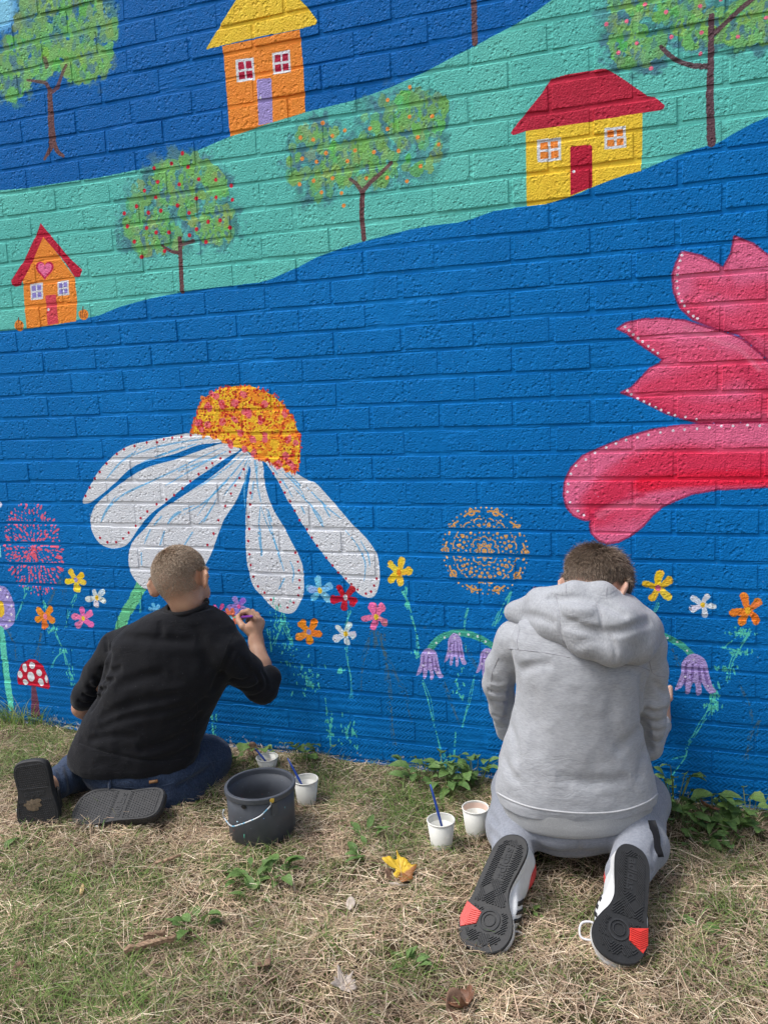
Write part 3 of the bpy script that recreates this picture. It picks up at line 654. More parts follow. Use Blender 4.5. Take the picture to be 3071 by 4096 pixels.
# bricks: stretcher courses, every brick with rounded, slightly chipped edges
COURSE, HALF = 0.075, 0.1125 * 0.95181
def brick_mesh(L, Hh, seed):
    r = np.random.default_rng(seed)
    nx = 7
    xs = np.concatenate([[-L / 2, -L / 2 + .0022], np.linspace(-L / 2 + .03, L / 2 - .03, nx - 4), [L / 2 - .0022, L / 2]])
    zs = np.array([-Hh / 2, -Hh / 2 + .0022, Hh / 2 - .0022, Hh / 2])
    V = []; Fs = []
    for jz, z in enumerate(zs):
        for ix, x in enumerate(xs):
            ex = ix in (0, len(xs) - 1); ez = jz in (0, 3)
            y = (.0014 if (ex or ez) else 0) + r.normal(0, .00012)
            if ex and ez: y += .0015
            dx = r.normal(0, .0007); dz = r.normal(0, .0008)
            if ez and r.random() < .10: dz -= math.copysign(r.uniform(.001, .0035), z)
            V.append((x + dx, y, z + dz))
    n = len(xs)
    for jz in range(3):
        for ix in range(n - 1):
            a = jz * n + ix; Fs.append((a, a + 1, a + n + 1, a + n))
    rim = [*range(0, n), *[jz * n + n - 1 for jz in (1, 2)], *range(4 * n - 1, 3 * n - 1, -1), *[jz * n for jz in (2, 1)]]
    base = len(V)
    for i in rim: V.append((V[i][0], .05, V[i][2]))
    m = len(rim)
    for k in range(m): Fs.append((rim[k], base + k, base + (k + 1) % m, rim[(k + 1) % m]))
    me = mesh_py('brick', V, [f[::-1] if False else f for f in Fs])
    bm = bmesh.new(); bm.from_mesh(me); bmesh.ops.recalc_face_normals(bm, faces=bm.faces); bm.to_mesh(me); bm.free()
    me.materials.append(WALL_MAT)
    return me
BR = [brick_mesh(2 * HALF - .0105, .0648, s) for s in range(14)]
spots = []
for n in range(-19, 22):
    zc = 1.52 - COURSE * n + .0648 / 2 + .0004
    off = 0 if n % 2 else 1
    for k in range(-34 + off, 34, 2):
        uc = (k + 1) * HALF
        if -3.4 < uc < 3.4: spots.append((uc + random.gauss(0, .0016), zc + random.gauss(0, .0011), random.gauss(0, .0007), random.gauss(0, .004), random.gauss(0, .0026)))
def seen(s):
    d = np.array([s[0], 0, s[1]]) - CAM; z = d @ FWD
    x = IMG_W / 2 + F_PX * (d @ RIGHT) / z; y = IMG_H / 2 - F_PX * (d @ UP) / z
    return z > 0 and -60 < x < IMG_W + 60 and -60 < y < IMG_H + 60, z
vis = sorted([(seen(s)[1], i) for i, s in enumerate(spots) if seen(s)[0] and s[1] > -.01])
single = set(i for _, i in vis[:300])
rest_V, rest_F, nv = [], [], 0
for i, (u, z, dy, ry, rx) in enumerate(spots):
    M = Matrix.Translation((u, dy, z)) @ Matrix.Rotation(ry * .6, 4, 'Y') @ Matrix.Rotation(rx, 4, 'Z') @ Matrix.Rotation(random.choice((0, math.pi)), 4, 'Y')
    me = BR[random.randrange(len(BR))]
    if i in single:
        o = bpy.data.objects.new('brick', me); COL.objects.link(o); o.parent = wall; o.matrix_basis = M
    else:
        v = np.empty(len(me.vertices) * 3, np.float32); me.vertices.foreach_get('co', v)
        v = v.reshape(-1, 3) @ np.array(M.to_3x3()).T + np.array(M.translation)
        rest_V.append(v); rest_F += [tuple(a + nv for a in p.vertices) for p in me.polygons]; nv += len(v)
me = mesh_py('far_bricks', np.concatenate(rest_V), rest_F)
o = link('far_bricks', me, wall, WALL_MAT); o['kind'] = 'stuff'
# mortar bed set back behind the brick faces, slightly wavy
gx = np.linspace(-3.5, 3.5, 170); gz = np.linspace(-.2, 2.98, 800)
GX, GZ = np.meshgrid(gx, gz); GY = .0019 + .0007 * (np.sin(GX * 31 + GZ * 17) * np.sin(GZ * 23 - GX * 5)) + RNG.normal(0, .0003, GX.shape)
fr_ = ((1.52 - GZ) / COURSE) % 1.0; GY = np.where((fr_ > .17) & (fr_ < .96), GY * .84, GY * 1.3)
V = np.stack([GX, GY, GZ], -1).reshape(-1, 3); idx = np.arange(GX.size).reshape(GX.shape)
Fq = np.stack([idx[:-1, :-1], idx[:-1, 1:], idx[1:, 1:], idx[1:, :-1]], -1).reshape(-1, 4)
nb = len(V)
V = np.concatenate([V, [(-3.5, .22, -.2), (3.5, .22, -.2), (3.5, .22, 2.98), (-3.5, .22, 2.98)]])
me = mesh_np('mortar', V, np.concatenate([Fq, [[nb, nb + 3, nb + 2, nb + 1], [idx[0, 0], nb, nb + 1, idx[0, -1]], [idx[-1, 0], idx[-1, -1], nb + 2, nb + 3], [idx[0, 0], idx[-1, 0], nb + 3, nb], [idx[0, -1], nb + 1, nb + 2, idx[-1, -1]]]]))
link('mortar', me, wall, WALL_MAT, True)
# ------------------------------------------------------------------ the ground: one sheet of soil, dead mown grass and green blades over it
def gh(x, y):
    x = np.asarray(x, float); y = np.asarray(y, float)
    fade = np.exp(-((x - .2) ** 2 + (y + .7) ** 2) / 6)
    return fade * (.006 * np.sin(x * 5.1 + y * 3.7) + .004 * np.sin(x * 11.3 - y * 8.9 + 1) + .003 * np.sin(x * 23 + y * 19)) + .012 * np.exp(-((x + .15) / .35) ** 2 - ((y + .04) / .1) ** 2)
fx = np.concatenate([[-60, -20, -8, -4], np.arange(-2.6, 2.81, .03), [4, 8, 20, 60]])
fy = np.concatenate([[-60, -20, -8, -4], np.arange(-2.6, .03, .03), [.05]])
GX, GY = np.meshgrid(fx, fy); idx = np.arange(GX.size).reshape(GX.shape)
GZ = gh(GX, GY) + RNG.normal(0, .0012, GX.shape)
Fq = np.stack([idx[:-1, :-1], idx[:-1, 1:], idx[1:, 1:], idx[1:, :-1]], -1).reshape(-1, 4)
t = NT('soil_and_thatch'); P = t.geo()
n1 = t.noise(P, 6, 5); n2 = t.noise(P, 180, 4, .7); n3 = t.noise(P, 40, 4)
col = t.mixc(t.mapr(n2, .35, .65), (.022, .015, .010), (.11, .075, .045))
col = t.mixc(t.mapr(n3, .5, .62), col, (.06, .075, .022))
col = t.mixc(t.mapr(n1, .55, .7), col, (.045, .03, .02))
o = link('ground', mesh_np('ground', np.stack([GX, GY, GZ], -1).reshape(-1, 3), Fq), None, t.setb(color=col, rough=.95, spec=.1, normal=t.bump(n2, .004)), True)
tag(o, 'bare brown soil showing between the dry grass at the foot of the wall', kind='structure')

def tint_material(name, rough=.75, spec=.25, trans=0.0):
    t = NT(name); a = t.n('ShaderNodeVertexColor', layer_name='tint')
    t.setb(color=a.outputs[0], rough=rough, spec=spec)
    if trans:
        tr = t.n('ShaderNodeBsdfTranslucent'); mx = t.n('ShaderNodeMixShader'); t.l(a.outputs[0], tr.inputs[0])
        mx.inputs[0].default_value = trans; t.l(t.b.outputs[0], mx.inputs[1]); t.l(tr.outputs[0], mx.inputs[2]); t.l(mx.outputs[0], t.out.inputs[0])
    return t.m
def strips(name, root, d, ln, wd, bend, color, seg=2, roll=None, mat=None, tipw=.25):
    """n blades in one mesh: root (n,3), d (n,3) unit start direction, bend (n,3) added along t squared"""
    n = len(root); T = np.linspace(0, 1, seg + 1)
    side = np.cross(d, [0, 0, 1.0]); side /= np.linalg.norm(side, axis=1, keepdims=True) + 1e-9
    if roll is not None:
        up = np.cross(side, d); side = side * np.cos(roll)[:, None] + up * np.sin(roll)[:, None]
    V = np.empty((n, seg + 1, 2, 3), np.float32)
    for k, t in enumerate(T):
        c = root + d * (ln * t)[:, None] + bend * t * t
        w = (wd * (1 - (1 - tipw) * t ** 1.5))[:, None] * .5
        V[:, k, 0] = c - side * w; V[:, k, 1] = c + side * w
    base = np.arange(n)[:, None, None] * (seg + 1) * 2
    q = np.array([[2 * k, 2 * k + 1, 2 * k + 3, 2 * k + 2] for k in range(seg)])[None]
    me = mesh_np(name, V.reshape(-1, 3), (base + q).reshape(-1, 4))
    ca = me.color_attributes.new('tint', 'FLOAT_COLOR', 'POINT')
    C = np.ones((n, (seg + 1) * 2, 4), np.float32); C[..., :3] = color[:, None]
    ca.data.foreach_set('color', C.ravel())
    return link(name, me, None, mat)
def nfield(x, y, cell, seed):
    r = np.random.default_rng(seed); g = r.random((200, 200))
    X = (x + 4) / cell; Yv = (y + 4) / cell; xi = X.astype(int) % 199; yi = Yv.astype(int) % 199; a = X % 1; b = Yv % 1
    a = a * a * (3 - 2 * a); b = b * b * (3 - 2 * b)
    return (g[yi, xi] * (1 - a) + g[yi, xi + 1] * a) * (1 - b) + (g[yi + 1, xi] * (1 - a) + g[yi + 1, xi + 1] * a) * b
GREEN_SPOTS = [(60, 1640, 110, 1.3), (120, 1600, 80, 1.2), (150, 2100, 210, 1.2), (60, 1990, 140, .8), (330, 2160, 150, .8), (880, 2100, 45, 1.6), (60, 1870, 120, .7), (340, 1800, 140, .25), (860, 1720, 150, 1.2), (690, 1690, 110, .9), (1000, 1700, 90, 1.2),
               (520, 1690, 70, .8), (1500, 1960, 130, .5), (1530, 1780, 140, .8), (620, 1990, 120, .5), (300, 1930, 110, .6), (1280, 2120, 100, .5), (560, 1910, 70, .8), (1500, 2150, 120, .5), (760, 2040, 100, .5), (560, 1830, 90, .7), (960, 1850, 50, .6), (80, 1820, 60, .6), (820, 1850, 90, .4)]
GS = [(on_ground(x, y)[:2], r * m_per_px(on_ground(x, y)), w) for x, y, r, w in GREEN_SPOTS]
def greenness(x, y):
    g = .15 + .65 * (nfield(x, y, .16, 1) - .5) + .75 * (nfield(x, y, .05, 2) - .5)
    for c, r, w in GS: g = g + w * .55 * np.exp(-((x - c[0]) ** 2 + ((y - c[1]) / 1.3) ** 2) / (r * r))
    return g
def scatter(n, x0, x1, y0, y1, r): return r.uniform(x0, x1, n), r.uniform(y0, y1, n)
SPAN = (-1.45, 1.85, -1.75, -.004)
r = np.random.default_rng(31)
# dead mown stalks lying in every direction
x, y = scatter(215000, *SPAN, r); n = len(x)
a = r.uniform(0, 2 * np.pi, n); sl = r.normal(0, .16, n)
d = np.stack([np.cos(a) * np.cos(sl), np.sin(a) * np.cos(sl), np.sin(sl)], 1)
keep = r.random(n) < np.clip(.30 + 1.6 * (nfield(x, y, .07, 12) - .12), .25, 1)
x, y, a, sl, d, n = x[keep], y[keep], a[keep], sl[keep], d[keep], int(keep.sum())
ln = r.gamma(3.0, .0125, n) + .010; wd = r.uniform(.0007, .0017, n)
far = y > -.02 - ln; d[:, 1] = np.where(far & (d[:, 1] > 0), -d[:, 1], d[:, 1])
z = gh(x, y) + r.beta(1.2, 2.8, n) * .020 + .001 + np.abs(np.minimum(sl, 0)) * ln * .8
bend = np.stack([r.normal(0, .008, n), r.normal(0, .008, n) - .002, r.normal(-.003, .005, n)], 1)
pal = np.array([(.64, .49, .34), (.46, .34, .23), (.84, .71, .54), (.30, .205, .14), (.13, .085, .06), (.37, .33, .18), (.59, .42, .32)])
c = pal[r.choice(7, n, p=[.24, .18, .19, .12, .10, .09, .08])] * r.uniform(.75, 1.15, n)[:, None]
c = c * (.62 + .80 * nfield(x, y, .11, 5))[:, None] * (.8 + .4 * nfield(x, y, .03, 6))[:, None]
STRAW = tint_material('dry_straw', .8, .2, .15)
o = strips('dry_grass', np.stack([x, y, z], 1), d, ln, wd, bend, c, 2, r.uniform(-.8, .8, n), STRAW)
tag(o, 'matted dead straw lying over the lawn in front of the wall', kind='stuff')
# green blades, thick in patches
x, y = scatter(180000, *SPAN, r); g = greenness(x, y)
k = r.random(len(x)) < np.clip(g - .06, .03, .95) * .72
x, y, g = x[k], y[k], g[k]; n = len(x)
a = r.uniform(0, 2 * np.pi, n); el = r.uniform(.25, 1.25, n)
d = np.stack([np.cos(a) * np.cos(el), np.sin(a) * np.cos(el), np.sin(el)], 1)
ln = (r.gamma(5, .0060, n) + .008) * (.7 + .75 * np.clip(g, 0, 1)); wd = r.uniform(.0011, .0027, n)
d[:, 1] = np.where((y > -.04) & (d[:, 1] > 0), -d[:, 1], d[:, 1])
bend = np.stack([np.cos(a) * ln * .35, np.where(y > -.05, -.01, np.sin(a) * ln * .35), -ln * r.uniform(.15, .75, n)], 1)
pal = np.array([(.16, .25, .055), (.19, .29, .08), (.12, .20, .05), (.25, .32, .11), (.40, .37, .19), (.13, .24, .07)])
c = pal[r.choice(6, n, p=[.27, .24, .18, .14, .09, .08])] * r.uniform(.55, 1.4, n)[:, None]
GRASS = tint_material('green_grass', .6, .3, .3)
o = strips('grass', np.stack([x, y, gh(x, y) + .001], 1), d, ln, wd, bend, c, 3, r.uniform(-.5, .5, n), GRASS)
tag(o, 'thin green grass growing up through the straw', kind='stuff')
# long tufts standing against the wall and round the feet of things
TUFTS = [(8, 1556, .17, 60, .035), (50, 1562, .19, 60, .04), (95, 1570, .13, 34, .035), (30, 1575, .12, 60, .06), (150, 1575, .06, 16, .03), (20, 1660, .07, 40, .06), (90, 1625, .08, 50, .06), (140, 1615, .07, 30, .04), (880, 1655, .06, 60, .1), (760, 1650, .06, 50, .08), (650, 1640, .05, 20, .06), (1010, 1690, .06, 40, .06),
         (660, 1748, .07, 8, .015), (955, 1845, .06, 10, .012), (880, 2105, .07, 60, .035), (910, 2100, .06, 30, .03), (130, 2120, .09, 110, .07), (60, 2160, .09, 90, .06), (260, 2190, .08, 70, .06), (820, 2000, .06, 20, .05), (350, 1775, .045, 14, .05), (600, 1815, .05, 26, .03), (500, 1822, .05, 18, .03), (1370, 2088, .06, 16, .025), (1300, 2085, .05, 8, .02), (170, 1795, .05, 26, .06), (640, 1960, .06, 26, .05), (560, 1845, .06, 10, .05), (760, 1950, .05, 16, .04), (1440, 2050, .06, 18, .05), (300, 1640, .05, 20, .05), (1550, 1790, .05, 30, .1), (1100, 2120, .05, 14, .05)]
for q in range(150):
    TUFTS.append((r.uniform(-40, 1700), r.uniform(1700, 2200), r.uniform(.03, .06), int(r.uniform(8, 26)), r.uniform(.008, .03)))
R_, D_, L_, W_, B_, C_ = [], [], [], [], [], []
for tx, ty, L, cnt, spread in TUFTS:
    p = on_ground(tx, ty)
    for q in range(cnt):
        xx = p[0] + r.normal(0, spread); yy = min(p[1] + r.normal(0, spread * .7), -.012)
        a = r.uniform(0, 6.28); el = r.uniform(.75, 1.45); l = L * r.uniform(.45, 1.1)
        dd = [math.cos(a) * math.cos(el), math.sin(a) * math.cos(el), math.sin(el)]
        if yy > -.09: dd[1] = -abs(dd[1]) * .5
        R_.append((xx, yy, float(gh(xx, yy)))); D_.append(dd); L_.append(l); W_.append(r.uniform(.0012, .0026) * (1.7 if L > .1 else 1))
        B_.append((math.cos(a) * l * .3, dd[1] * l * .3, -l * r.uniform(.1, .5))); C_.append(pal[r.choice(5)] * r.uniform(.8, 1.25) * (1.35 if L > .1 else 1.05))
o = strips('tall_grass', np.array(R_), np.array(D_), np.array(L_), np.array(W_), np.array(B_), np.array(C_), 4, r.uniform(-.4, .4, len(R_)), GRASS, .1)
tag(o, 'longer grass blades in tufts along the wall and across the lawn', kind='stuff')

# ------------------------------------------------------------------ broad-leaved weeds
def leaf_mesh(L, Wd, fold, droop, serr, seed):
    rr = np.random.default_rng(seed); n = 8; V = []; Fs = []
    for i in range(n + 1):
        t = i / n; w = Wd * .5 * (math.sin(math.pi * t ** .8) ** .8 + .03) * (1 + serr * (1 if i % 2 else -1))
        zc = L * (.10 * math.sin(math.pi * t * .9) - droop * t * t); xx = L * t
        zz = fold * w + rr.normal(0, .03) * Wd
        V += [(xx, -w, zc + zz), (xx, 0, zc), (xx, w, zc + fold * w + rr.normal(0, .03) * Wd)]
    for i in range(n):
        for k in (0, 1): a = 3 * i + k; Fs.append((a, a + 3, a + 4, a + 1))
    s = len(V)                                              # the stalk
    for t in (0, -.5):
        for dy, dz in ((-.03, 0), (.03, 0), (0, .03)): V.append((L * t, dy * Wd, dz * Wd + L * .25 * t))
    for k in range(3): Fs.append((s + k, s + (k + 1) % 3, s + 3 + (k + 1) % 3, s + 3 + k))
    me = mesh_py('leaf', V, Fs); me.polygons.foreach_set('use_smooth', np.ones(len(me.polygons), bool))
    return me
def leaf_material(name, c1, c2):
    t = NT(name); ob = t.obj(); P = t.geo(); oi = t.n('ShaderNodeObjectInfo')
    sx = t.n('ShaderNodeSeparateXYZ'); t.l(ob, sx.inputs[0])
    vein = t.math('ABSOLUTE', t.math('SINE', t.math('MULTIPLY', t.math('SUBTRACT', sx.outputs[0], t.math('MULTIPLY', t.math('ABSOLUTE', sx.outputs[1]), .9)), 520)))
    base = t.mixc(oi.outputs['Random'], c1, c2)
    base = t.mixc(t.mapr(t.noise(P, 90, 3), .45, .75, 0, .6), base, tuple(np.array(c1) * 1.9))
    base = t.mixc(t.mapr(vein, 0, .16, .45, 0), base, tuple(np.array(c2) * 1.8))
    t.setb(color=base, rough=.48, spec=.4, normal=t.bump(vein, .0006))
    tr = t.n('ShaderNodeBsdfTranslucent'); mx = t.n('ShaderNodeMixShader'); mx.inputs[0].default_value = .22
    t.l(base, tr.inputs[0]); t.l(t.b.outputs[0], mx.inputs[1]); t.l(tr.outputs[0], mx.inputs[2]); t.l(mx.outputs[0], t.out.inputs[0])
    return t.m
LEAF_A = leaf_material('weed_leaf', (.095, .175, .045), (.15, .25, .075)); LEAF_B = leaf_material('pale_weed_leaf', (.13, .22, .05), (.19, .30, .09))
STEM_M = simple('weed_stem', (.12, .17, .06), .6)
OVAL = [leaf_mesh(.046, .025, .25, .10, 0, 1), leaf_mesh(.056, .030, .3, .18, 0, 2), leaf_mesh(.036, .024, .2, .06, .06, 3)]
ROUND = [leaf_mesh(.030, .028, .2, .1, .10, 4), leaf_mesh(.037, .034, .25, .15, .12, 5), leaf_mesh(.024, .022, .2, .1, .08, 6)]
LONG = [leaf_mesh(.066, .026, .3, .2, 0, 7), leaf_mesh(.078, .030, .3, .25, .03, 8), leaf_mesh(.056, .022, .3, .15, 0, 9)]
for m in OVAL + LONG: m.materials.append(LEAF_A)
for m in ROUND: m.materials.append(LEAF_B)
def weed(x, y, kind, n, spread, label, height=.05, big=1.0, seed=0):
    rr = random.Random(seed + int(x) * 3 + int(y))
    p = on_ground(x, y); p[1] = min(p[1], -.035); p[2] = float(gh(p[0], p[1]))
    e = empty('weed_plant', p, label, 'weed', 'broad-leaved weeds in the lawn')
    V, Fs = [], []
    for q in range(n):
        a = rr.uniform(0, 6.28); R = spread * rr.uniform(.1, 1) ** .7
        zz = height * rr.uniform(.25, 1)
        lx, ly = math.cos(a) * R, math.sin(a) * R * .8
        if p[1] + ly > -.02: ly = -.02 - p[1]
        s0 = len(V); w = .0012
        for (bx, by, bz) in ((lx * .25, ly * .25, -.004), (lx, ly, zz)):
            V += [(bx - w, by, bz), (bx + w, by, bz), (bx, by + w, bz)]
        for k in range(3): Fs.append((s0 + k, s0 + (k + 1) % 3, s0 + 3 + (k + 1) % 3, s0 + 3 + k))
        o = bpy.data.objects.new('leaf', rr.choice(kind)); COL.objects.link(o); o.parent = e
        o.location = (lx, ly, zz)
        aa = a + rr.uniform(-.9, .9)
        if p[1] + ly > -.09 and math.sin(aa) > 0: aa = -aa
        o.rotation_euler = (rr.uniform(-.4, .4), rr.uniform(-.65, .02), aa)
        s = rr.uniform(.65, 1.25) * big; o.scale = (s, s * rr.uniform(.85, 1.15), s)
    me = mesh_py('stem', V, Fs); st = bpy.data.objects.new('stem', me); me.materials.append(STEM_M); COL.objects.link(st); st.parent = e
for args in ((555, 1645, ROUND, 8, .05, 'round leafed weed behind the white cup nearest the wall', .05, .9),
             (505, 1658, ROUND, 7, .04, 'small round leafed weed between the black jumper and the cup behind the bucket', .05, .9),
             (645, 1655, ROUND, 11, .05, 'bright round leafed weed behind the cup right of the bucket', .07, 1.0),
             (690, 1650, OVAL, 6, .05, 'sparse oval leafed weed at the wall right of the bucket', .05, .8),
             (905, 1692, OVAL, 18, .08, 'low oval leafed weed left of the leaning blue brush', .06, .95),
             (965, 1700, OVAL, 24, .08, 'dense oval leafed weed behind the two cups of the pair', .09, 1.0),
             (1025, 1705, OVAL, 20, .07, 'tall oval leafed weed against the wall left of the grey hoodie', .10, 1.05),
             (975, 1722, LONG, 9, .05, 'long leafed weed drooping over the straw behind the two cups', .06, .9),
             (1455, 1745, OVAL, 16, .06, 'upright oval leafed weed right of the grey hoodie hem', .11, 1.05),
             (1470, 1785, OVAL, 16, .07, 'dark oval leafed weed beside the black trouser stripe', .06, 1.1),
             (1540, 1775, LONG, 16, .09, 'long leafed weed under the plinth right of the grey hoodie', .06, 1.0),
             (1615, 1780, ROUND, 26, .09, 'frilly pale weed at the right end of the wall', .08, 1.0),
             (1580, 1815, OVAL, 18, .09, 'flat oval leafed weed furthest to the right on the straw', .035, 1.0),
             (1520, 1815, OVAL, 10, .07, 'low oval leafed weed on the straw right of the trousers', .03, .95),
             (545, 1905, LONG, 14, .045, 'long leafed weed rosette on the lawn below the bucket', .035, .58),
             (600, 1895, OVAL, 14, .045, 'oval leafed weed rosette on the lawn right below the bucket', .03, .7),
             (545, 1935, OVAL, 5, .03, 'small sprig of weed under the rosette below the bucket', .015, .7),
             (790, 1815, LONG, 5, .03, 'two leaf weed lying on the straw above the yellow leaf', .02, .65),
             (800, 1850, OVAL, 6, .045, 'little flat weed just above the yellow leaf', .015, .8),
             (420, 2000, OVAL, 9, .05, 'green weed beside the long strip of bark', .03, .8),
             (1505, 2005, OVAL, 3, .012, 'single sprig of green leaves alone right of the trainers', .02, .7),
             (1150, 1985, ROUND, 6, .03, 'tiny weed in the shade between the two trainers', .02, .5),
             (880, 2090, LONG, 10, .03, 'bright bladed weed in the grass tuft at the bottom', .03, .55),
             (10, 1850, OVAL, 4, .03, 'blue green weed at the left edge of the lawn', .02, .8)):
    weed(*args)

# ------------------------------------------------------------------ fallen leaves, bark and twigs
def outline_leaf(name, pts, centre, x, y, size, rot, mat, label, cat, curl=.25, lift=.012, tilt=(0, 0), group=None):
    """a dead leaf cut from its own outline, dished and crinkled"""
    P = smooth_pts(np.array(pts, float), True, 3); c = np.array(centre, float); rr = np.random.default_rng(int(x + y))
    rings = [0.0, .35, .7, 1.0]; V = [(*c, 0)]; n = len(P); Fs = []
    for s in rings[1:]:
        for q in P:
            v = c + (q - c) * s; rad = np.hypot(*(v - c))
            V.append((v[0], v[1], curl * rad ** 2 + .05 * math.sin(5 * math.atan2(*(v - c))) * rad + rr.normal(0, .012)))
    for k in range(n): Fs.append((0, 1 + k, 1 + (k + 1) % n))
    for j in range(2):
        for k in range(n):
            a = 1 + j * n + k; b = 1 + j * n + (k + 1) % n; Fs.append((a, a + n, b + n, b))
    V = np.array(V) * size; me = mesh_py(name, V, Fs)
    g = on_ground(x, y, lift); M = Matrix.Translation(g) @ Matrix.Rotation(rot, 4, 'Z') @ Matrix.Rotation(tilt[0], 4, 'X') @ Matrix.Rotation(tilt[1], 4, 'Y')
    o = link(name, me, None, mat, True); o.matrix_basis = M
    so = o.modifiers.new('thick', 'SOLIDIFY'); so.thickness = .0006
    return tag(o, label, cat, group)
MAPLE = [(0, -.5), (.07, -.34), (.22, -.42), (.40, -.34), (.42, -.18), (.52, -.06), (.40, .06), (.62, .26), (.40, .24), (.34, .34), (.24, .30), (.20, .46), (.08, .74), (-.02, .50), (-.10, .34), (-.26, .44), (-.28, .28), (-.44, .26), (-.70, .16), (-.52, .08), (-.28, .0), (-.30, -.16), (-.16, -.24), (-.06, -.30)]
HAND = [(0, -.5), (.2, -.3), (.36, 0), (.3, .3), (.1, .48), (-.12, .5), (-.3, .26), (-.34, -.05), (-.2, -.32)]
t = NT('yellow_leaf'); P = t.obj(); n = t.noise(P, 45, 4); n2 = t.noise(P, 300, 3)
sx = t.n('ShaderNodeSeparateXYZ'); t.l(P, sx.inputs[0])
edge = t.mapr(t.math('ADD', t.math('ADD', t.math('MULTIPLY', sx.outputs[0], 14), t.math('MULTIPLY', sx.outputs[1], -18)), n), .55, .85)
col = t.mixc(edge, t.mixc(t.mapr(n, .62, .72), (.66, .43, .03), (.50, .27, .03)), (.26, .10, .025)); YL = t.setb(color=col, rough=.55, normal=t.bump(n2, .001))
DEAD = simple('dead_leaf', (.22, .13, .085), .7, .4, 60, .001, 300); PALE = simple('pale_dead_leaf', (.50, .42, .36), .7, .2, 60, .001, 300); RUST = simple('rust_leaf', (.17, .075, .04), .55, .4, 50, .001, 300)
YSHAPE = [((a - 885) / 200, -(b - 752) / 150) for a, b in ((780, 712), (805, 700), (830, 690), (852, 698), (874, 690), (868, 655), (892, 682), (918, 690), (940, 705), (960, 722), (990, 726), (976, 752), (962, 772), (958, 800), (930, 818), (900, 824), (884, 806), (886, 788), (862, 790), (848, 772), (866, 748), (846, 732), (812, 728))]
outline_leaf('maple_leaf', YSHAPE, (.06, .02), 862, 1882, .082, .33, YL, 'yellow and brown maple leaf lying in the straw', 'leaf', .5, .026, (.30, .1))
outline_leaf('dead_leaf', HAND, (0, 0), 848, 1898, .05, 1.2, DEAD, 'shrivelled grey brown leaf tucked under the yellow maple leaf', 'leaf', .9, .012, (.3, .2))
outline_leaf('dead_leaf', HAND, (0, 0), 865, 1920, .055, 1.9, PALE, 'narrow tan leaf on the straw below the yellow maple leaf', 'leaf', .9, .012, (.1, .9))
outline_leaf('dead_leaf', HAND, (0, 0), 982, 2178, .060, .6, DEAD, 'curled pinkish brown leaf beside a thin upright twig', 'leaf', 1.1, .016, (.6, .2))
outline_leaf('dead_leaf', MAPLE, (0, .05), 1008, 2168, .055, 2.2, RUST, 'dark rust curled leaf behind the pinkish brown one', 'leaf', 1.2, .024, (-.3, .4))
outline_leaf('dead_leaf', MAPLE, (0, .05), 742, 2128, .048, 1.0, PALE, 'pale torn maple leaf low in the grass', 'leaf', .6, .014, (.4, .2))
outline_leaf('dead_leaf', HAND, (0, 0), 757, 1952, .030, .2, PALE, 'small pale pink petal like leaf on the straw', 'leaf', .4, .016, (.6, 0))
outline_leaf('dead_leaf', HAND, (0, 0), 46, 2106, .050, .9, DEAD, 'grey brown leaf by the lower left edge', 'leaf', .8, .012, (.3, .4))
outline_leaf('dead_leaf', HAND, (0, 0), 1530, 1745, .06, 2.0, RUST, 'rust brown leaf among the weeds at the wall', 'leaf', .8, .06, (.5, .2))
outline_leaf('dead_leaf', HAND, (0, 0), 570, 2085, .04, 2.9, DEAD, 'brown leaf in the middle of the lawn', 'leaf', .8, .010, (.2, .2))
outline_leaf('dead_leaf', HAND, (0, 0), 545, 1620, .05, .5, DEAD, 'brown leaf against the foot of the wall by the cup behind the bucket', 'leaf', .6, .03, (.9, .2))
def splinter(name, x0, y0, x1, y1, w, h, mat, label, cat, seed, z=.024):
    a, b = on_ground(x0, y0, z), on_ground(x1, y1, z); rr = np.random.default_rng(seed)
    ax = (b - a) / np.linalg.norm(b - a); sd = np.cross(ax, [0, 0, 1.]); L = np.linalg.norm(b - a); V = []; Fs = []; n = 9
    for i in range(n + 1):
        t = i / n; ww = w * (.55 + .45 * math.sin(math.pi * min(1, t * 1.1 + .12))) * rr.uniform(.85, 1.1) * (.35 if i == n else 1)
        c = a + ax * L * t + np.array([0, 0, rr.normal(0, .0012)])
        for u, v in ((-.5, -.5), (-.5, .3), (-.15, .5), (.2, .42), (.5, .25), (.5, -.5)): V.append(c + sd * ww * u + np.array([0, 0, h * v * rr.uniform(.8, 1.2)]))
    for i in range(n):
        for k in range(6): Fs.append((6 * i + k, 6 * i + (k + 1) % 6, 6 * i + 6 + (k + 1) % 6, 6 * i + 6 + k))
    Fs += [tuple(range(5, -1, -1)), tuple(range(6 * n, 6 * n + 6))]
    return tag(link(name, mesh_py(name, V, Fs), None, mat), label, cat)
t = NT('weathered_bark'); P = t.geo(); mp = t.n('ShaderNodeMapping'); mp.inputs['Rotation'].default_value = (0, 0, -.3); mp.inputs['Scale'].default_value = (30, 260, 260); t.l(P, mp.inputs[0])
n = t.noise(mp.outputs[0], 1, 4); BARK = t.setb(color=t.ramp(n, [(.3, (.10, .055, .035)), (.55, (.34, .22, .14)), (.8, (.46, .34, .23))]), rough=.85, normal=t.bump(n, .002))
splinter('bark_strip', 268, 2052, 382, 2022, .013, .011, BARK, 'long split strip of brown bark on the lawn', 'bark', 3)
splinter('bark_strip', 310, 2022, 358, 2012, .008, .012, BARK, 'thin splinter lying on top of the long bark strip', 'bark', 9, .031)
splinter('bark_strip', 335, 1864, 392, 1846, .010, .006, BARK, 'short pinkish bark sliver below the rear sandal', 'bark', 4)
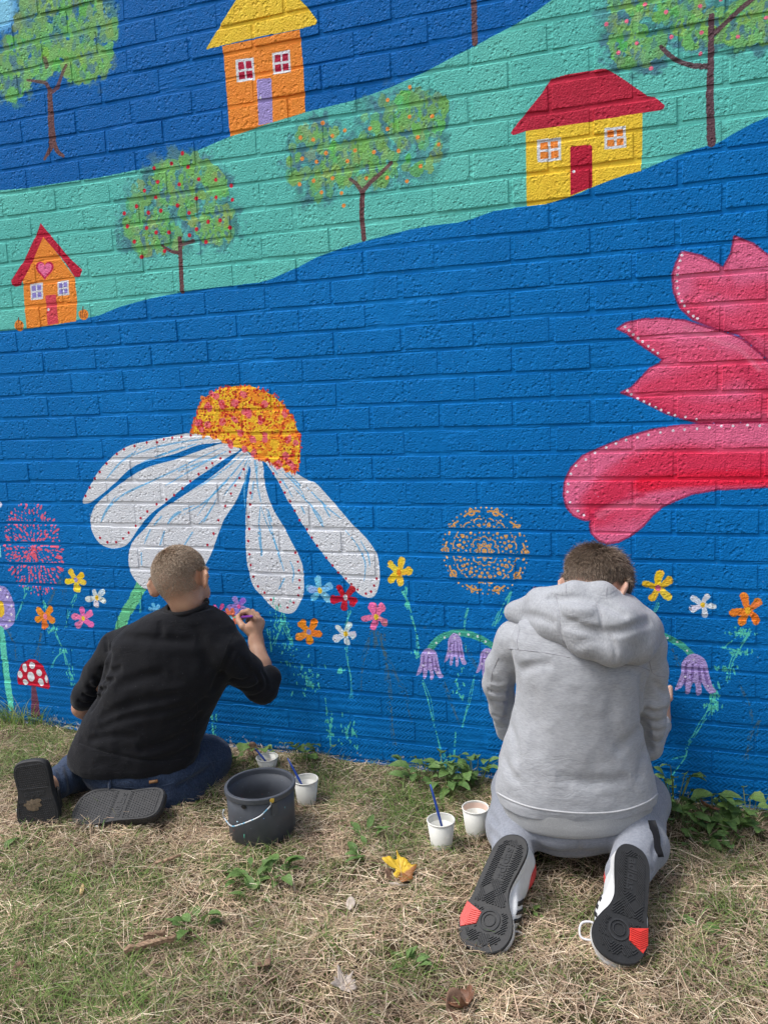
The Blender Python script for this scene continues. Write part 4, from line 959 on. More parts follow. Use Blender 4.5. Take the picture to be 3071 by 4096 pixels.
splinter('wood_chip', 176, 1930, 181, 1908, .010, .006, simple('fresh_wood', (.5, .35, .17), .8, .25), 'small pale chip of fresh wood in the grass', 'wood chip', 5)
splinter('twig', 940, 1878, 972, 1886, .003, .003, BARK, 'short grey twig left of the left trainer', 'twig', 6)
splinter('twig', 984, 2168, 986, 2120, .0018, .0018, BARK, 'thin dark twig standing by the curled leaves', 'twig', 7)

# ------------------------------------------------------------------ bucket, paper cups and brushes
def lathe(prof, n=48, close=False):
    V = []; Fs = []; m = len(prof)
    for i in range(n):
        a = 2 * math.pi * i / n
        for rr_, z in prof: V.append((rr_ * math.cos(a), rr_ * math.sin(a), z))
    for i in range(n):
        for k in range(m if close else m - 1):
            a = i * m + k; b = ((i + 1) % n) * m + k; a2 = i * m + (k + 1) % m; b2 = ((i + 1) % n) * m + (k + 1) % m
            Fs.append((a, b, b2, a2))
    return V, Fs
def tube(path, r, n=8, taper=None):
    path = np.asarray(path, float); V = []; Fs = []; m = len(path)
    for i, p in enumerate(path):
        d = path[min(i + 1, m - 1)] - path[max(i - 1, 0)]; d /= np.linalg.norm(d) + 1e-9
        s = np.cross(d, [.13, .21, 1.]); s /= np.linalg.norm(s); u = np.cross(s, d)
        q = r if taper is None else r * taper[i]
        for k in range(n): a = 2 * math.pi * k / n; V.append(p + (s * math.cos(a) + u * math.sin(a)) * q)
    for i in range(m - 1):
        for k in range(n): Fs.append((i * n + k, i * n + (k + 1) % n, (i + 1) * n + (k + 1) % n, (i + 1) * n + k))
    Fs += [tuple(range(n - 1, -1, -1)), tuple(range((m - 1) * n, m * n))]
    return V, Fs
HV = np.array([FWD[0], FWD[1], 0]); HV /= np.linalg.norm(HV)
def stand(x, y, r):                                     # base centre of a round thing whose front foot shows at x, y
    p = on_ground(x, y, .008) + HV * r; p[2] = .004; return p
def child(name, V, Fs, parent, mat, smooth=True):
    me = mesh_py(name, V, Fs); o = bpy.data.objects.new(name, me); COL.objects.link(o); o.parent = parent; me.materials.append(mat)
    if smooth: me.polygons.foreach_set('use_smooth', np.ones(len(me.polygons), bool))
    return o
t = NT('dark_plastic'); P = t.obj(); n = t.noise(P, 25, 4); n2 = t.noise(P, 70, 3)
col = t.mixc(t.mapr(n, .3, .7), (.056, .062, .076), (.074, .082, .099))
col = t.mixc(t.mapr(t.voro(P, 55).outputs['Distance'], .055, .045), col, (.20, .30, .38)); col = t.mixc(t.mapr(n2, .70, .73, 0, .7), col, (.24, .07, .08)); col = t.mixc(t.mapr(t.noise(P, 38, 2), .74, .76), col, (.10, .34, .36))
PLASTIC = t.setb(color=col, rough=.5, normal=t.bump(n2, .0004))
bp = stand(557, 1829, .0895); bh = float(at(556, 1693, bp[1])[2])
bucket = empty('bucket', bp, 'dark grey plastic bucket with a wire handle standing on the grass', 'bucket')
R0, R1 = .0890, .0905
def brad(z): return R0 + (R1 - R0) * z / bh
V, Fs = lathe([(.001, .0), (R0 - .006, 0), (R0, .004), (brad(bh * .5), bh * .5), (R1, bh - .003), (R1 - .003, bh - .003), (brad(bh * .5) - .003, bh * .5), (R0 - .003, .006), (.001, .006)], 64)
child('body', V, Fs, bucket, PLASTIC)
V, Fs = lathe([(R1 - .003, bh - .014), (R1 + .0045, bh - .014), (R1 + .005, bh - .012), (R1 + .005, bh - .002), (R1 + .0035, bh), (R1 - .003, bh), (R1 - .004, bh - .003), (R1 - .004, bh - .014)], 64, True)
child('rim', V, Fs, bucket, PLASTIC, False)
def round_bucket(px_, py_, extra=.004):
    """where the ray meets the bucket's side, in bucket space"""
    d = FWD + ((px_ * K - IMG_W / 2) / F_PX) * RIGHT + ((IMG_H / 2 - py_ * K) / F_PX) * UP; o = CAM - bp; rr_ = .0902 + extra
    a = d[0] ** 2 + d[1] ** 2; b = 2 * (o[0] * d[0] + o[1] * d[1]); c = o[0] ** 2 + o[1] ** 2 - rr_ ** 2
    D = b * b - 4 * a * c; s = (-b - math.sqrt(max(D, 0))) / (2 * a); return o + d * s
hp_ = [round_bucket(*q, e) for *q, e in ((484, 1748, .004), (481.5, 1758, .006), (486, 1768, .008), (500, 1784, .009), (519, 1780.5, .009), (540, 1773, .008), (561, 1763, .008), (575, 1750, .006), (585, 1739, .005), (584, 1732, .004))]
V, Fs = tube(smooth_pts(np.array(hp_), False, 4), .0019)
t = NT('painted_wire'); n = t.noise(t.obj(), 60, 2); WIRE = t.setb(color=t.mixc(t.mapr(n, .5, .56), (.66, .67, .70), (.16, .42, .62)), rough=.35, metal=.2)
child('handle', V, Fs, bucket, WIRE)
q = round_bucket(592, 1731, .003); ang = math.atan2(q[1], q[0])
V, Fs = [], []
for dz in (bh - .05, bh - .018):
    for rr_ in (R1 - .006, R1 + .005):
        for da in (-.085, .085): V.append((math.cos(ang + da) * rr_, math.sin(ang + da) * rr_, dz))
Fs = [(0, 1, 3, 2), (4, 6, 7, 5), (0, 4, 5, 1), (2, 3, 7, 6), (0, 2, 6, 4), (1, 5, 7, 3)]
child('handle_bracket', V, Fs, bucket, PLASTIC, False)
for (sx_, sy_, w, h, c) in ((588, 1729, .006, .007, (.75, .5, .08)), (526, 1743, .007, .006, (.01, .01, .012)), (527, 1806, .002, .006, (.1, .4, .3)), (512, 1775, .003, .002, (.4, .6, .7)), (597, 1738, .002, .003, (.5, .6, .6)), (570, 1768, .0014, .0014, (.15, .35, .7))):
    q = round_bucket(sx_, sy_, .0035 if sx_ != 588 else .010); nrm = np.array([q[0], q[1], 0]); nrm /= np.linalg.norm(nrm); tx_ = np.array([-nrm[1], nrm[0], 0])
    V = [q + nrm * .0006]; 
    for k in range(10):
        a = k * .628; f = random.uniform(.75, 1.2); V.append(q + tx_ * math.cos(a) * w * f + np.array([0, 0, 1]) * math.sin(a) * h * f - nrm * .0012)
    child('paint_splash', V, [(0, 1 + k, 1 + (k + 1) % 10) for k in range(10)], bucket, simple('splash_paint', c, .5))
t = NT('white_paper'); P = t.obj(); sx = t.n('ShaderNodeSeparateXYZ'); t.l(P, sx.inputs[0]); n = t.noise(P, 120, 2); n2 = t.noise(P, 30, 3)
col = t.mixc(t.mapr(n2, .68, .73, 0, .75), (.70, .70, .645), (.16, .34, .26)); PAPER = t.setb(color=t.mixc(t.mapr(n, .3, .7), col, t.mixc(.1, col, (.5, .5, .46))), rough=.55, spec=.35)
CLEANP = simple('clean_paper', (.70, .695, .645), .55, .03); PINKP = simple('pink_paint_inside', (.68, .50, .42), .5, .1, 30); SEAM = simple('cup_seam', (.60, .60, .55), .6, .03)
def cup(fx_, fy_, rim_y, rw, label, inside):
    rb = rw * .735; p = stand(fx_, fy_, rb); h = float(at(fx_, rim_y, p[1])[2]) - p[2]
    e = empty('paper_cup', p, label, 'paper cup', 'white paper cups for paint and water')
    V, Fs = lathe([(.001, .005), (rb - .002, .005), (rb - .0015, 0), (rb, 0), (rb + .0006, .004), (rw, h - .003), (rw - .0016, h - .003), (rb - .0012, .008), (.001, .008)], 48); child('body', V, Fs, e, CLEANP)
    V, Fs = lathe([(rw + .0018 * math.cos(a) - .0006, h - .0015 + .0021 * math.sin(a)) for a in np.arange(8) * math.pi / 4], 48, True); child('rim', V, Fs, e, CLEANP)
    V, Fs = lathe([(rb - .0012 + (rw - rb) * .25, h * .25), (rw - .0021, h - .0045)], 48); child('paint_film', V, Fs, e, inside)
    V = []; a0 = -.35
    for z, rr_ in ((.004, rb + .0010), (h - .004, rw + .0005)):
        for da in (-.015, .015): V.append((rr_ * math.cos(a0 + da), rr_ * math.sin(a0 + da), z))
    child('seam', V, [(0, 1, 3, 2)], e, SEAM)
    return p, h
c1 = cup(576, 1666, 1634, .0345, 'white paper cup right at the wall behind the bucket', PAPER)
c2 = cup(661, 1740, 1682, .0355, 'white paper cup right of the bucket with a leaning blue brush', PAPER)
c3 = cup(955, 1839, 1770, .0355, 'white paper cup out on the straw with a tall blue brush', PAPER)
c4 = cup(1030, 1811, 1743, .0350, 'white paper cup with pink paint inside against the grey trouser knee', PINKP)
BLUEH = simple('blue_handle', (.012, .06, .34), .3, .1, 40, spec=.6); BRIS = simple('brush_hair', (.10, .07, .05), .8); FERR = simple('ferrule', (.5, .5, .52), .3, .05, metal=.9)
def brush(cp, tip, end, label):
    p, h = cp; bot = p + np.array([tip[0], tip[1], .012]); top = at(end[0], end[1], end[2]); d = top - bot
    e = empty('paint_brush', bot, label, 'paint brush', 'blue handled paint brushes standing in cups')
    V, Fs = tube([d * t for t in (.24, .5, .8, 1.0)], .0030, 8, (1, 1.25, 1.0, .65)); child('handle', V, Fs, e, BLUEH)
    V, Fs = tube([d * .14, d * .25], .0034); child('ferrule', V, Fs, e, FERR)
    V, Fs = tube([d * .0, d * .05, d * .145], .0038, 8, (.3, 1, .9)); child('bristles', V, Fs, e, BRIS)
brush(c1, (.010, -.004), (551, 1616, c1[0][1] + .005), 'blue brush leaning in the cup nearest the wall')
brush(c2, (.012, -.004), (621, 1637, c2[0][1] + .01), 'blue brush leaning left in the cup right of the bucket')
brush(c3, (.012, .004), (929, 1694, c3[0][1] + .015), 'tall blue brush in the cup out on the straw')
# ------------------------------------------------------------------ modelling by distance fields: limbs, cloth and folds melt into one surface
class Field:
    def __init__(s, lo, hi, h):
        s.lo = np.array(lo, float); s.h = h
        s.n = np.ceil((np.array(hi) - s.lo) / h).astype(int) + 1
        s.F = np.full(tuple(s.n), .25, np.float32)
    def sub(s, lo, hi):
        a = np.clip(np.floor((np.asarray(lo) - s.lo) / s.h).astype(int), 0, s.n); b = np.clip(np.ceil((np.asarray(hi) - s.lo) / s.h).astype(int) + 1, 0, s.n)
        if (b <= a).any(): return None
        ax = [(s.lo[i] + s.h * np.arange(a[i], b[i])).astype(np.float32) for i in range(3)]
        return tuple(slice(a[i], b[i]) for i in range(3)), ax[0][:, None, None], ax[1][None, :, None], ax[2][None, None, :]
    def put(s, fn, lo, hi, k, op='add'):
        m = 2.2 * k + 4 * s.h
        q = s.sub(np.asarray(lo) - m, np.asarray(hi) + m)
        if q is None: return
        sl, X, Y, Z = q
        d = fn(X, Y, Z).astype(np.float32); a = s.F[sl]
        if op == 'add': hh = np.clip(.5 + .5 * (a - d) / k, 0, 1); s.F[sl] = a * (1 - hh) + d * hh - k * hh * (1 - hh)
        elif op == 'cut': d = -d; hh = np.clip(.5 - .5 * (a - d) / k, 0, 1); s.F[sl] = a * (1 - hh) + d * hh + k * hh * (1 - hh)
        else: s.F[sl] = a + d
    def chain(s, pts, rad, k=.012, op='add'):
        pts = [np.asarray(p, float) for p in pts]
        for a, b, ra, rb in zip(pts[:-1], pts[1:], rad[:-1], rad[1:]):
            d = b - a; L = float(d @ d) + 1e-12
            def fn(X, Y, Z, a=a, d=d, L=L, ra=ra, rb=rb):
                t = np.clip(((X - a[0]) * d[0] + (Y - a[1]) * d[1] + (Z - a[2]) * d[2]) / L, 0, 1)
                return np.sqrt((X - a[0] - t * d[0]) ** 2 + (Y - a[1] - t * d[1]) ** 2 + (Z - a[2] - t * d[2]) ** 2) - (ra + (rb - ra) * t)
            R = max(ra, rb); s.put(fn, np.minimum(a, b) - R, np.maximum(a, b) + R, k, op)
    def ell(s, c, r, ax=None, k=.012, op='add'):
        c = np.asarray(c, float); A = np.eye(3) if ax is None else np.asarray(ax, float); r = np.asarray(r, float)
        def fn(X, Y, Z):
            q = [((X - c[0]) * A[i][0] + (Y - c[1]) * A[i][1] + (Z - c[2]) * A[i][2]) for i in range(3)]
            k0 = np.sqrt(sum((q[i] / r[i]) ** 2 for i in range(3))); k1 = np.sqrt(sum((q[i] / r[i] ** 2) ** 2 for i in range(3))) + 1e-6
            return np.minimum(k0 * (k0 - 1) / k1, .3)
        R = r.max(); s.put(fn, c - R, c + R, k, op)
    def loft(s, rows, A, B, k=.012, p=2.3):
        """rows: (centre, half width along A, half depth along B), stacked by height"""
        rows = sorted(rows, key=lambda q: q[0][2]); z = np.array([q[0][2] for q in rows]); C = np.array([q[0] for q in rows])
        wa = np.array([q[1] for q in rows]); wb = np.array([q[2] for q in rows]); M = max(wa.max(), wb.max())
        def fn(X, Y, Z):
            zz = Z.ravel(); zc = np.clip(zz, z[0], z[-1])
            g = lambda v: np.interp(zc, z, v)[None, None, :]
            cx, cy, a, b = g(C[:, 0]), g(C[:, 1]), g(wa), g(wb)
            u = (X - cx) * A[0] + (Y - cy) * A[1]; v = (X - cx) * B[0] + (Y - cy) * B[1]
            k0 = (np.abs(u / a) ** p + np.abs(v / b) ** p) ** (1 / p); d = (k0 - 1) * np.minimum(a, b)
            e = (np.maximum(z[0] - zz, zz - z[-1]))[None, None, :]
            return np.where(e > 0, np.sqrt(np.maximum(d, 0) ** 2 + np.maximum(e, 0) ** 2) + np.minimum(np.maximum(d, e), 0), np.maximum(d, e))
        s.put(fn, C.min(0) - [M, M, 0], C.max(0) + [M, M, 0], k)
    def value(s, p):
        g = (np.asarray(p) - s.lo) / s.h; i = np.floor(g).astype(int)
        if (i < 0).any() or (i >= s.n - 1).any(): return .25
        f = g - i; c = s.F[i[0]:i[0] + 2, i[1]:i[1] + 2, i[2]:i[2] + 2]
        c = c[0] * (1 - f[0]) + c[1] * f[0]; c = c[0] * (1 - f[1]) + c[1] * f[1]; return float(c[0] * (1 - f[2]) + c[1] * f[2])
    def hit(s, x, y, t0=1.2, t1=3.2):
        """the surface point seen at photo position (x, y)"""
        d = FWD + ((x * K - IMG_W / 2) / F_PX) * RIGHT + ((IMG_H / 2 - y * K) / F_PX) * UP; t = t0
        while t < t1:
            v = s.value(CAM + d * t)
            if v < .0003: return CAM + d * t
            t += max(.0012, min(v, .02) * .6)
        return None
    def groove(s, pts, w, amp, n=9):
        """a crease (amp > 0) or a ridge (amp < 0) along a line traced on the visible cloth"""
        P = [s.hit(*q) for q in smooth_pts(np.array(pts, float), False, 3)]; P = [q for q in P if q is not None]
        if len(P) < 2: return
        P = np.array(P); m = len(P) - 1
        if m < 1: return
        lo, hi = P.min(0) - 2.2 * w, P.max(0) + 2.2 * w
        q = s.sub(lo, hi)
        if q is None: return
        sl, X, Y, Z = q; D = None
        for i in range(m):
            a = P[i]; d = P[i + 1] - a; L = float(d @ d) + 1e-12
            if L > .01: continue
            t = np.clip(((X - a[0]) * d[0] + (Y - a[1]) * d[1] + (Z - a[2]) * d[2]) / L, 0, 1)
            f = (i + t) / m; tap = np.sqrt(np.clip(4 * f * (1 - f), 0, 1))
            e = (X - a[0] - t * d[0]) ** 2 + (Y - a[1] - t * d[1]) ** 2 + (Z - a[2] - t * d[2]) ** 2
            g = np.exp(-e / (w * w)) * tap; D = g if D is None else np.maximum(D, g)
        if D is not None: s.F[sl] += (1.75 * amp * D).astype(np.float32)
    def rumple(s, amp, cell, seed):
        r = np.random.default_rng(seed); L = s.n * s.h; G = r.random(tuple((L / cell).astype(int) + 3)).astype(np.float32) - .5
        def ax(i):
            g = np.arange(s.n[i]) * s.h / cell; k = g.astype(int); f = (g - k).astype(np.float32); return k, f * f * (3 - 2 * f)
        (i, a), (j, b), (k, c) = ax(0), ax(1), ax(2)
        G = G[i] * (1 - a)[:, None, None] + G[i + 1] * a[:, None, None]
        G = G[:, j] * (1 - b)[None, :, None] + G[:, j + 1] * b[None, :, None]
        G = G[:, :, k] * (1 - c) + G[:, :, k + 1] * c
        s.F += amp * G
    def halfspace(s, p, nrm, k=.004):
        """keep the side the normal points to"""
        p = np.asarray(p); nrm = np.asarray(nrm) / np.linalg.norm(nrm)
        s.put(lambda X, Y, Z: (X - p[0]) * nrm[0] + (Y - p[1]) * nrm[1] + (Z - p[2]) * nrm[2], s.lo, s.lo + s.n * s.h, k, 'cut')
    def mesh(s, name, parent, mat):
        F = s.F; S = F < 0
        def cr(A, i, j, k): return A[i:A.shape[0] - 1 + i, j:A.shape[1] - 1 + j, k:A.shape[2] - 1 + k]
        cnt = np.zeros(tuple(s.n - 1), np.uint8)
        for i in (0, 1):
            for j in (0, 1):
                for k in (0, 1): cnt += cr(S, i, j, k)
        act = (cnt > 0) & (cnt < 8); ci = np.argwhere(act); N = len(ci)
        ids = np.full(act.shape, -1, np.int32); ids[act] = np.arange(N)
        c8 = {}
        for i in (0, 1):
            for j in (0, 1):
                for k in (0, 1): c8[i, j, k] = F[ci[:, 0] + i, ci[:, 1] + j, ci[:, 2] + k]
        acc = np.zeros((N, 3)); num = np.zeros(N)
        for ax in range(3):
            o = [q for q in range(3) if q != ax]
            for u in (0, 1):
                for v in (0, 1):
                    a = [0, 0, 0]; a[o[0]] = u; a[o[1]] = v; b = list(a); b[ax] = 1
                    fa, fb = c8[tuple(a)], c8[tuple(b)]; x = (fa < 0) != (fb < 0)
                    t = np.where(x, fa / np.where(x, fa - fb, 1), 0)
                    p = np.tile(np.array(a, float), (N, 1)); p[:, ax] = t
                    acc += p * x[:, None]; num += x
        V = s.lo + s.h * (ci + acc / num[:, None]); Q = []
        for ax in range(3):
            o = [q for q in range(3) if q != ax]
            sa = [slice(1, -1)] * 3; sa[ax] = slice(0, -1); sb = [slice(1, -1)] * 3; sb[ax] = slice(1, None)
            A, Bq = S[tuple(sa)], S[tuple(sb)]; e = np.argwhere(A != Bq); flip = A[tuple(e.T)]
            e = e + 1; e[:, ax] -= 1
            def cell(u, v): q = e.copy(); q[:, o[0]] -= u; q[:, o[1]] -= v; return ids[tuple(q.T)]
            q = np.stack([cell(1, 1), cell(0, 1), cell(0, 0), cell(1, 0)], 1)
            if ax == 1: flip = ~flip
            q[~flip] = q[~flip][:, ::-1]; Q.append(q)
        me = mesh_np(name, V, np.concatenate(Q)); me.polygons.foreach_set('use_smooth', np.ones(len(me.polygons), bool))
        return link(name, me, parent, mat)
def seam(field, pts, parent, mat, r=.0011, name='seam', off=.0):
    P = [field.hit(*q) for q in smooth_pts(np.array(pts, float), False, 5)]; P = [q for q in P if q is not None]
    if len(P) < 3: return None
    V, Fs = tube(np.array(P), r, 6); me = mesh_py(name, V, Fs); me.polygons.foreach_set('use_smooth', np.ones(len(me.polygons), bool))
    return link(name, me, parent, mat)
def nrm(v): v = np.asarray(v, float); return v / np.linalg.norm(v)
VIEW_X = nrm([RIGHT[0], RIGHT[1], 0]); VIEW_Y = nrm([FWD[0], FWD[1], 0])
def row(y, xl, xr, Y, depth):
    a, b = at(xl, y, Y), at(xr, y, Y)
    c = (at((xl + xr) / 2, y, Y)); return (c, abs((b - a) @ VIEW_X) / 2, depth)

# cloth, skin and rubber
def cloth(name, c1, c2, sc, fine=900, bump=.0006, sheen=.25, rough=.9, fleck=None, wrinkle=.0022):
    t = NT(name); P = t.geo(); mp = t.n('ShaderNodeMapping'); mp.inputs['Scale'].default_value = sc; t.l(P, mp.inputs[0])
    n = t.noise(mp.outputs[0], 1, 4, .65); n2 = t.noise(P, fine, 2); n3 = t.noise(P, 14, 3)
    col = t.mixc(t.mapr(n, .3, .7), c1, c2)
    col = t.mixc(t.mapr(n3, .3, .75, 0, .18), col, tuple(np.array(c1) * .7))
    if fleck: col = t.mixc(t.mapr(t.noise(P, 260, 1), fleck[0], fleck[0] + .03, 0, .6), col, fleck[1])
    m2 = t.n('ShaderNodeMapping'); m2.inputs['Rotation'].default_value = (.3, .5, .2); m2.inputs['Scale'].default_value = (16, 16, 34); t.l(P, m2.inputs[0])
    w = t.n('ShaderNodeTexNoise'); t.l(m2.outputs[0], w.inputs['Vector']); w.inputs['Scale'].default_value = 1; w.inputs['Detail'].default_value = 2.5; w.inputs['Distortion'].default_value = 1.2
    wr = t.math('POWER', t.math('ABSOLUTE', t.math('SUBTRACT', w.outputs['Fac'], .5)), .7)
    wr = t.math('MULTIPLY', wr, t.mapr(t.noise(P, 7, 2), .42, .62))
    b1 = t.bump(wr, wrinkle)
    return t.setb(color=col, rough=rough, spec=.2, sheen=sheen, sheenr=.5, normal=t.bump(t.math('ADD', t.math('MULTIPLY', n2, .6), t.math('MULTIPLY', n, .5)), bump, 1.0, b1))
BLACKC = cloth('black_jersey', (.0062, .0065, .009), (.011, .0115, .015), (300, 300, 300), 1100, .0005, .08, .92, (.74, (.10, .10, .11)))
BLACKR = cloth('black_rib', (.006, .006, .0075), (.011, .011, .013), (500, 500, 60), 1100, .0006, .08)
GREYC = cloth('heather_grey', (.30, .31, .335), (.44, .45, .475), (90, 90, 420), 1000, .0006, .25)
GREYH = cloth('heather_hood', (.30, .31, .335), (.45, .46, .485), (260, 260, 110), 1000, .0006, .25)
GREYR = cloth('grey_rib', (.31, .315, .32), (.40, .405, .41), (420, 420, 300), 1000, .0008, .25)
GREYT = cloth('grey_jogger', (.20, .213, .25), (.30, .318, .362), (160, 160, 300), 1000, .0006, .25, wrinkle=.004)
SEAMG = simple('grey_thread', (.31, .31, .335), .95, .3, 900); SEAMB = simple('black_thread', (.006, .006, .008), .9)
DENIM = cloth('denim', (.009, .017, .042), (.050, .078, .140), (330, 330, 140), 900, .0008, .15, .85, wrinkle=.006)
STITCH = simple('denim_stitch', (.05, .075, .13), .9)
t = NT('skin'); P = t.geo(); n = t.noise(P, 26, 4); n2 = t.noise(P, 420, 3)
col = t.mixc(t.mapr(n, .35, .7), (.52, .305, .205), (.44, .235, .155))
SKIN = t.setb(color=col, rough=.52, spec=.35, sss=.12, sssr=(1, .35, .2), ssss=.006, normal=t.bump(n2, .0003))
t = NT('pale_skin'); P = t.geo(); n = t.noise(P, 26, 4); n2 = t.noise(P, 420, 3)
col = t.mixc(t.mapr(n, .35, .7), (.58, .37, .28), (.50, .27, .20))
SKIN2 = t.setb(color=col, rough=.52, spec=.35, sss=.12, sssr=(1, .35, .2), ssss=.006, normal=t.bump(n2, .0003))
def hair_mat(name): return tint_material(name, .5, .35)
HAIR = hair_mat('short_hair')
SCALP = simple('hair_roots', (.20, .135, .095), .8, .3, 200, .001, 500)

def head_frame(face, roll):
    f = nrm(face); s = nrm(np.cross(f, [0, 0, 1])); u = np.cross(s, f)
    s2 = s * math.cos(roll) + u * math.sin(roll); u2 = -s * math.sin(roll) + u * math.cos(roll)
    return s2, f, u2                                    # side (the boy's right), face, crown
def add_head(fd, c, fr, sc=1.0, ears=True):
    s, f, u = fr; q = lambda a, b, d: c + (s * a + f * b + u * d) * sc
    A = [s, f, u]
    fd.ell(q(0, -.006, .012), np.array([.074, .090, .084]) * sc, A, .01)
    fd.ell(q(0, .020, -.030), np.array([.058, .068, .060]) * sc, A, .02)
    fd.ell(q(0, .050, -.070), np.array([.034, .038, .032]) * sc, A, .025)           # jaw and chin
    fd.chain([q(0, .086, -.010), q(0, .102, -.036)], [.008 * sc, .012 * sc], .010)  # nose
    fd.ell(q(0, .083, .012), np.array([.048, .014, .010]) * sc, A, .012)            # brow
    for e in (-1, 1):
        fd.ell(q(e * .030, .090, -.006), np.array([.015, .010, .009]) * sc, A, .006, 'cut')   # eye sockets
        fd.ell(q(e * .030, .078, -.006), np.array([.012, .011, .010]) * sc, A, .003)
        fd.ell(q(e * .040, .052, -.042), np.array([.021, .028, .024]) * sc, A, .02)            # cheeks
    fd.chain([q(-.017, .090, -.062), q(.017, .090, -.062)], [.006 * sc, .006 * sc], .006)     # lips
    fd.chain([q(-.02, .099, -.0615), q(.02, .099, -.0615)], [.0018 * sc, .0018 * sc], .002, 'cut')
    if ears:
        for e in (-1, 1):
            o = nrm(s * e * .8 - f * .55); w = nrm(np.cross(o, u)); E = [nrm(np.cross(u, w)), w, u]
            # the ear is a thin cupped plate, standing off the skull and leaning back
            a = q(e * .073, .002, -.014); plate = nrm(s * e * .78 - f * .62); thin = nrm(np.cross(plate, u))
            fd.ell(a + plate * .015 * sc, np.array([.021, .0062, .032]) * sc, [plate, thin, nrm(u - f * .15)], .007)
            fd.chain([a + plate * .026 * sc + u * .024 * sc, a + plate * .035 * sc + u * .006 * sc, a + plate * .025 * sc - u * .021 * sc], [.0048 * sc, .005 * sc, .0055 * sc], .004)
            fd.ell(a + plate * .014 * sc + (f * .9 + s * e * .4) * .0085 * sc, np.array([.010, .006, .019]) * sc, [plate, thin, u], .003, 'cut')
def add_hair(parent, c, fr, sc, whorl, hairline, lengths, n, seed, cols, stand=.45, name='hair', wide=.0009, mess=.2, bodyo=None, fade=.035):
    """a cap of roots and many separate short hairs; hairline(a, b, d) > 0 where hair grows"""
    s, f, u = fr; rr = np.random.default_rng(seed); pass
    W = np.stack([s, f, u]); bm_ = bodyo.data; nv = len(bm_.vertices)
    co = np.empty(nv * 3, np.float32); bm_.vertices.foreach_get('co', co); co = co.reshape(-1, 3)
    no = np.empty(nv * 3, np.float32); bm_.vertices.foreach_get('normal', no); no = no.reshape(-1, 3)
    near = np.linalg.norm(co - c, axis=1) < .135 * sc; co, no = co[near], no[near]
    pick = rr.integers(0, len(co), n); root = co[pick] + rr.normal(0, .0016, (n, 3)); nw = no[pick].astype(float)
    root = root - nw * np.sum((root - co[pick]) * nw, 1)[:, None]
    ll = ((root - c) @ W.T) / sc; nl = nw @ W.T; edge = np.full(n, 9.0)
    for key in ('plane', 'plane2'):
        hp, hn = hairline[key]; hn = np.array(hn) / np.linalg.norm(hn); edge = np.minimum(edge, (ll - np.array(hp)) @ hn)
    ear = (np.abs(ll[:, 0]) > .066) & (ll[:, 1] > -.034) & (ll[:, 1] < .03) & (ll[:, 2] < .010)
    ok = (rr.random(n) < np.clip(.10 + edge / fade, .06, 1)) & ~ear & (edge + rr.normal(0, .006, n) + .005 * np.sin(ll[:, 0] * 160) > -.004)
    ll, edge, nl, root, nw = ll[ok], edge[ok], nl[ok], root[ok], nw[ok]; m = len(ll)
    wl = np.array(whorl); fl = ll - wl; fl -= nl * np.sum(fl * nl, 1)[:, None]
    sw = np.cross(nl, fl); fl = fl + sw * .35; fl /= np.linalg.norm(fl, axis=1, keepdims=True) + 1e-6
    fl = fl + rr.normal(0, mess, fl.shape); d = fl @ W * (1 - stand) + nw * stand; d /= np.linalg.norm(d, axis=1, keepdims=True)
    top = np.clip((ll[:, 2] - lengths[2]) / .05, 0, 1); ln = (lengths[0] + (lengths[1] - lengths[0]) * top) * np.clip(.22 + edge / .05, .22, 1) * rr.uniform(.7, 1.25, m)
    C = np.array(cols); cc = C[rr.integers(0, len(C), m)] * rr.uniform(.75, 1.25, m)[:, None]
    o = strips(name, root - nw * .0004, d, ln, np.full(m, wide), -nw * (ln * .25)[:, None], cc, 2, rr.uniform(-1.2, 1.2, m), HAIR, .3)
    P = np.array(parent.location); o.parent = parent; o.location = -P
    return o

# ------------------------------------------------------------------ the boy in black
def KZ(x, y): return 550 / K + x * 600 / 1658 / K, 2150 / K + y * 600 / 1658 / K
boyA = empty('person', tuple(on_ground(300, 1720)), 'boy in black sweatshirt and jeans painting the wall with a purple pen', 'person', 'boys painting the wall')
hcA = at(391, 1249, -.285); frA = head_frame((.02, .92, -.36), .20)
sA, fA, uA = frA
shL, elL, wrL = at(252, 1400, -.30), at(186, 1502, -.30), at(232, 1580, -.16)
shR, elR, wrR = at(488, 1408, -.285), at(572, 1480, -.165), at(553, 1386, -.082)
neckA = at(403, 1313, -.30); hipA = at(300, 1668, -.355)
h3 = lambda x, y, Y: at(*KZ(x, y), Y)
body = Field((-.72, -.72, -.01), (.14, .01, .80), .0034)
body.chain([hipA, at(320, 1540, -.33), at(370, 1400, -.305)], [.07, .08, .065], .04)
body.chain([at(310, 1400, -.30), at(445, 1405, -.295)], [.04, .04], .03)
add_head(body, hcA, frA, .98)
body.chain([hcA - uA * .035 - fA * .020 + sA * .010, hcA - uA * .070 + fA * .002 + sA * .012, neckA + np.array([0, .01, -.04])], [.046, .041, .040], .018)
body.chain([at(270, 1415, -.30), at(200, 1490, -.295), at(178, 1528, -.275), wrL], [.028, .026, .029, .024], .015)
body.chain([at(475, 1420, -.285), elR], [.03, .033], .02)
body.chain([elR, (elR * .55 + wrR * .45), wrR], [.033, .0305, .0225], .015)
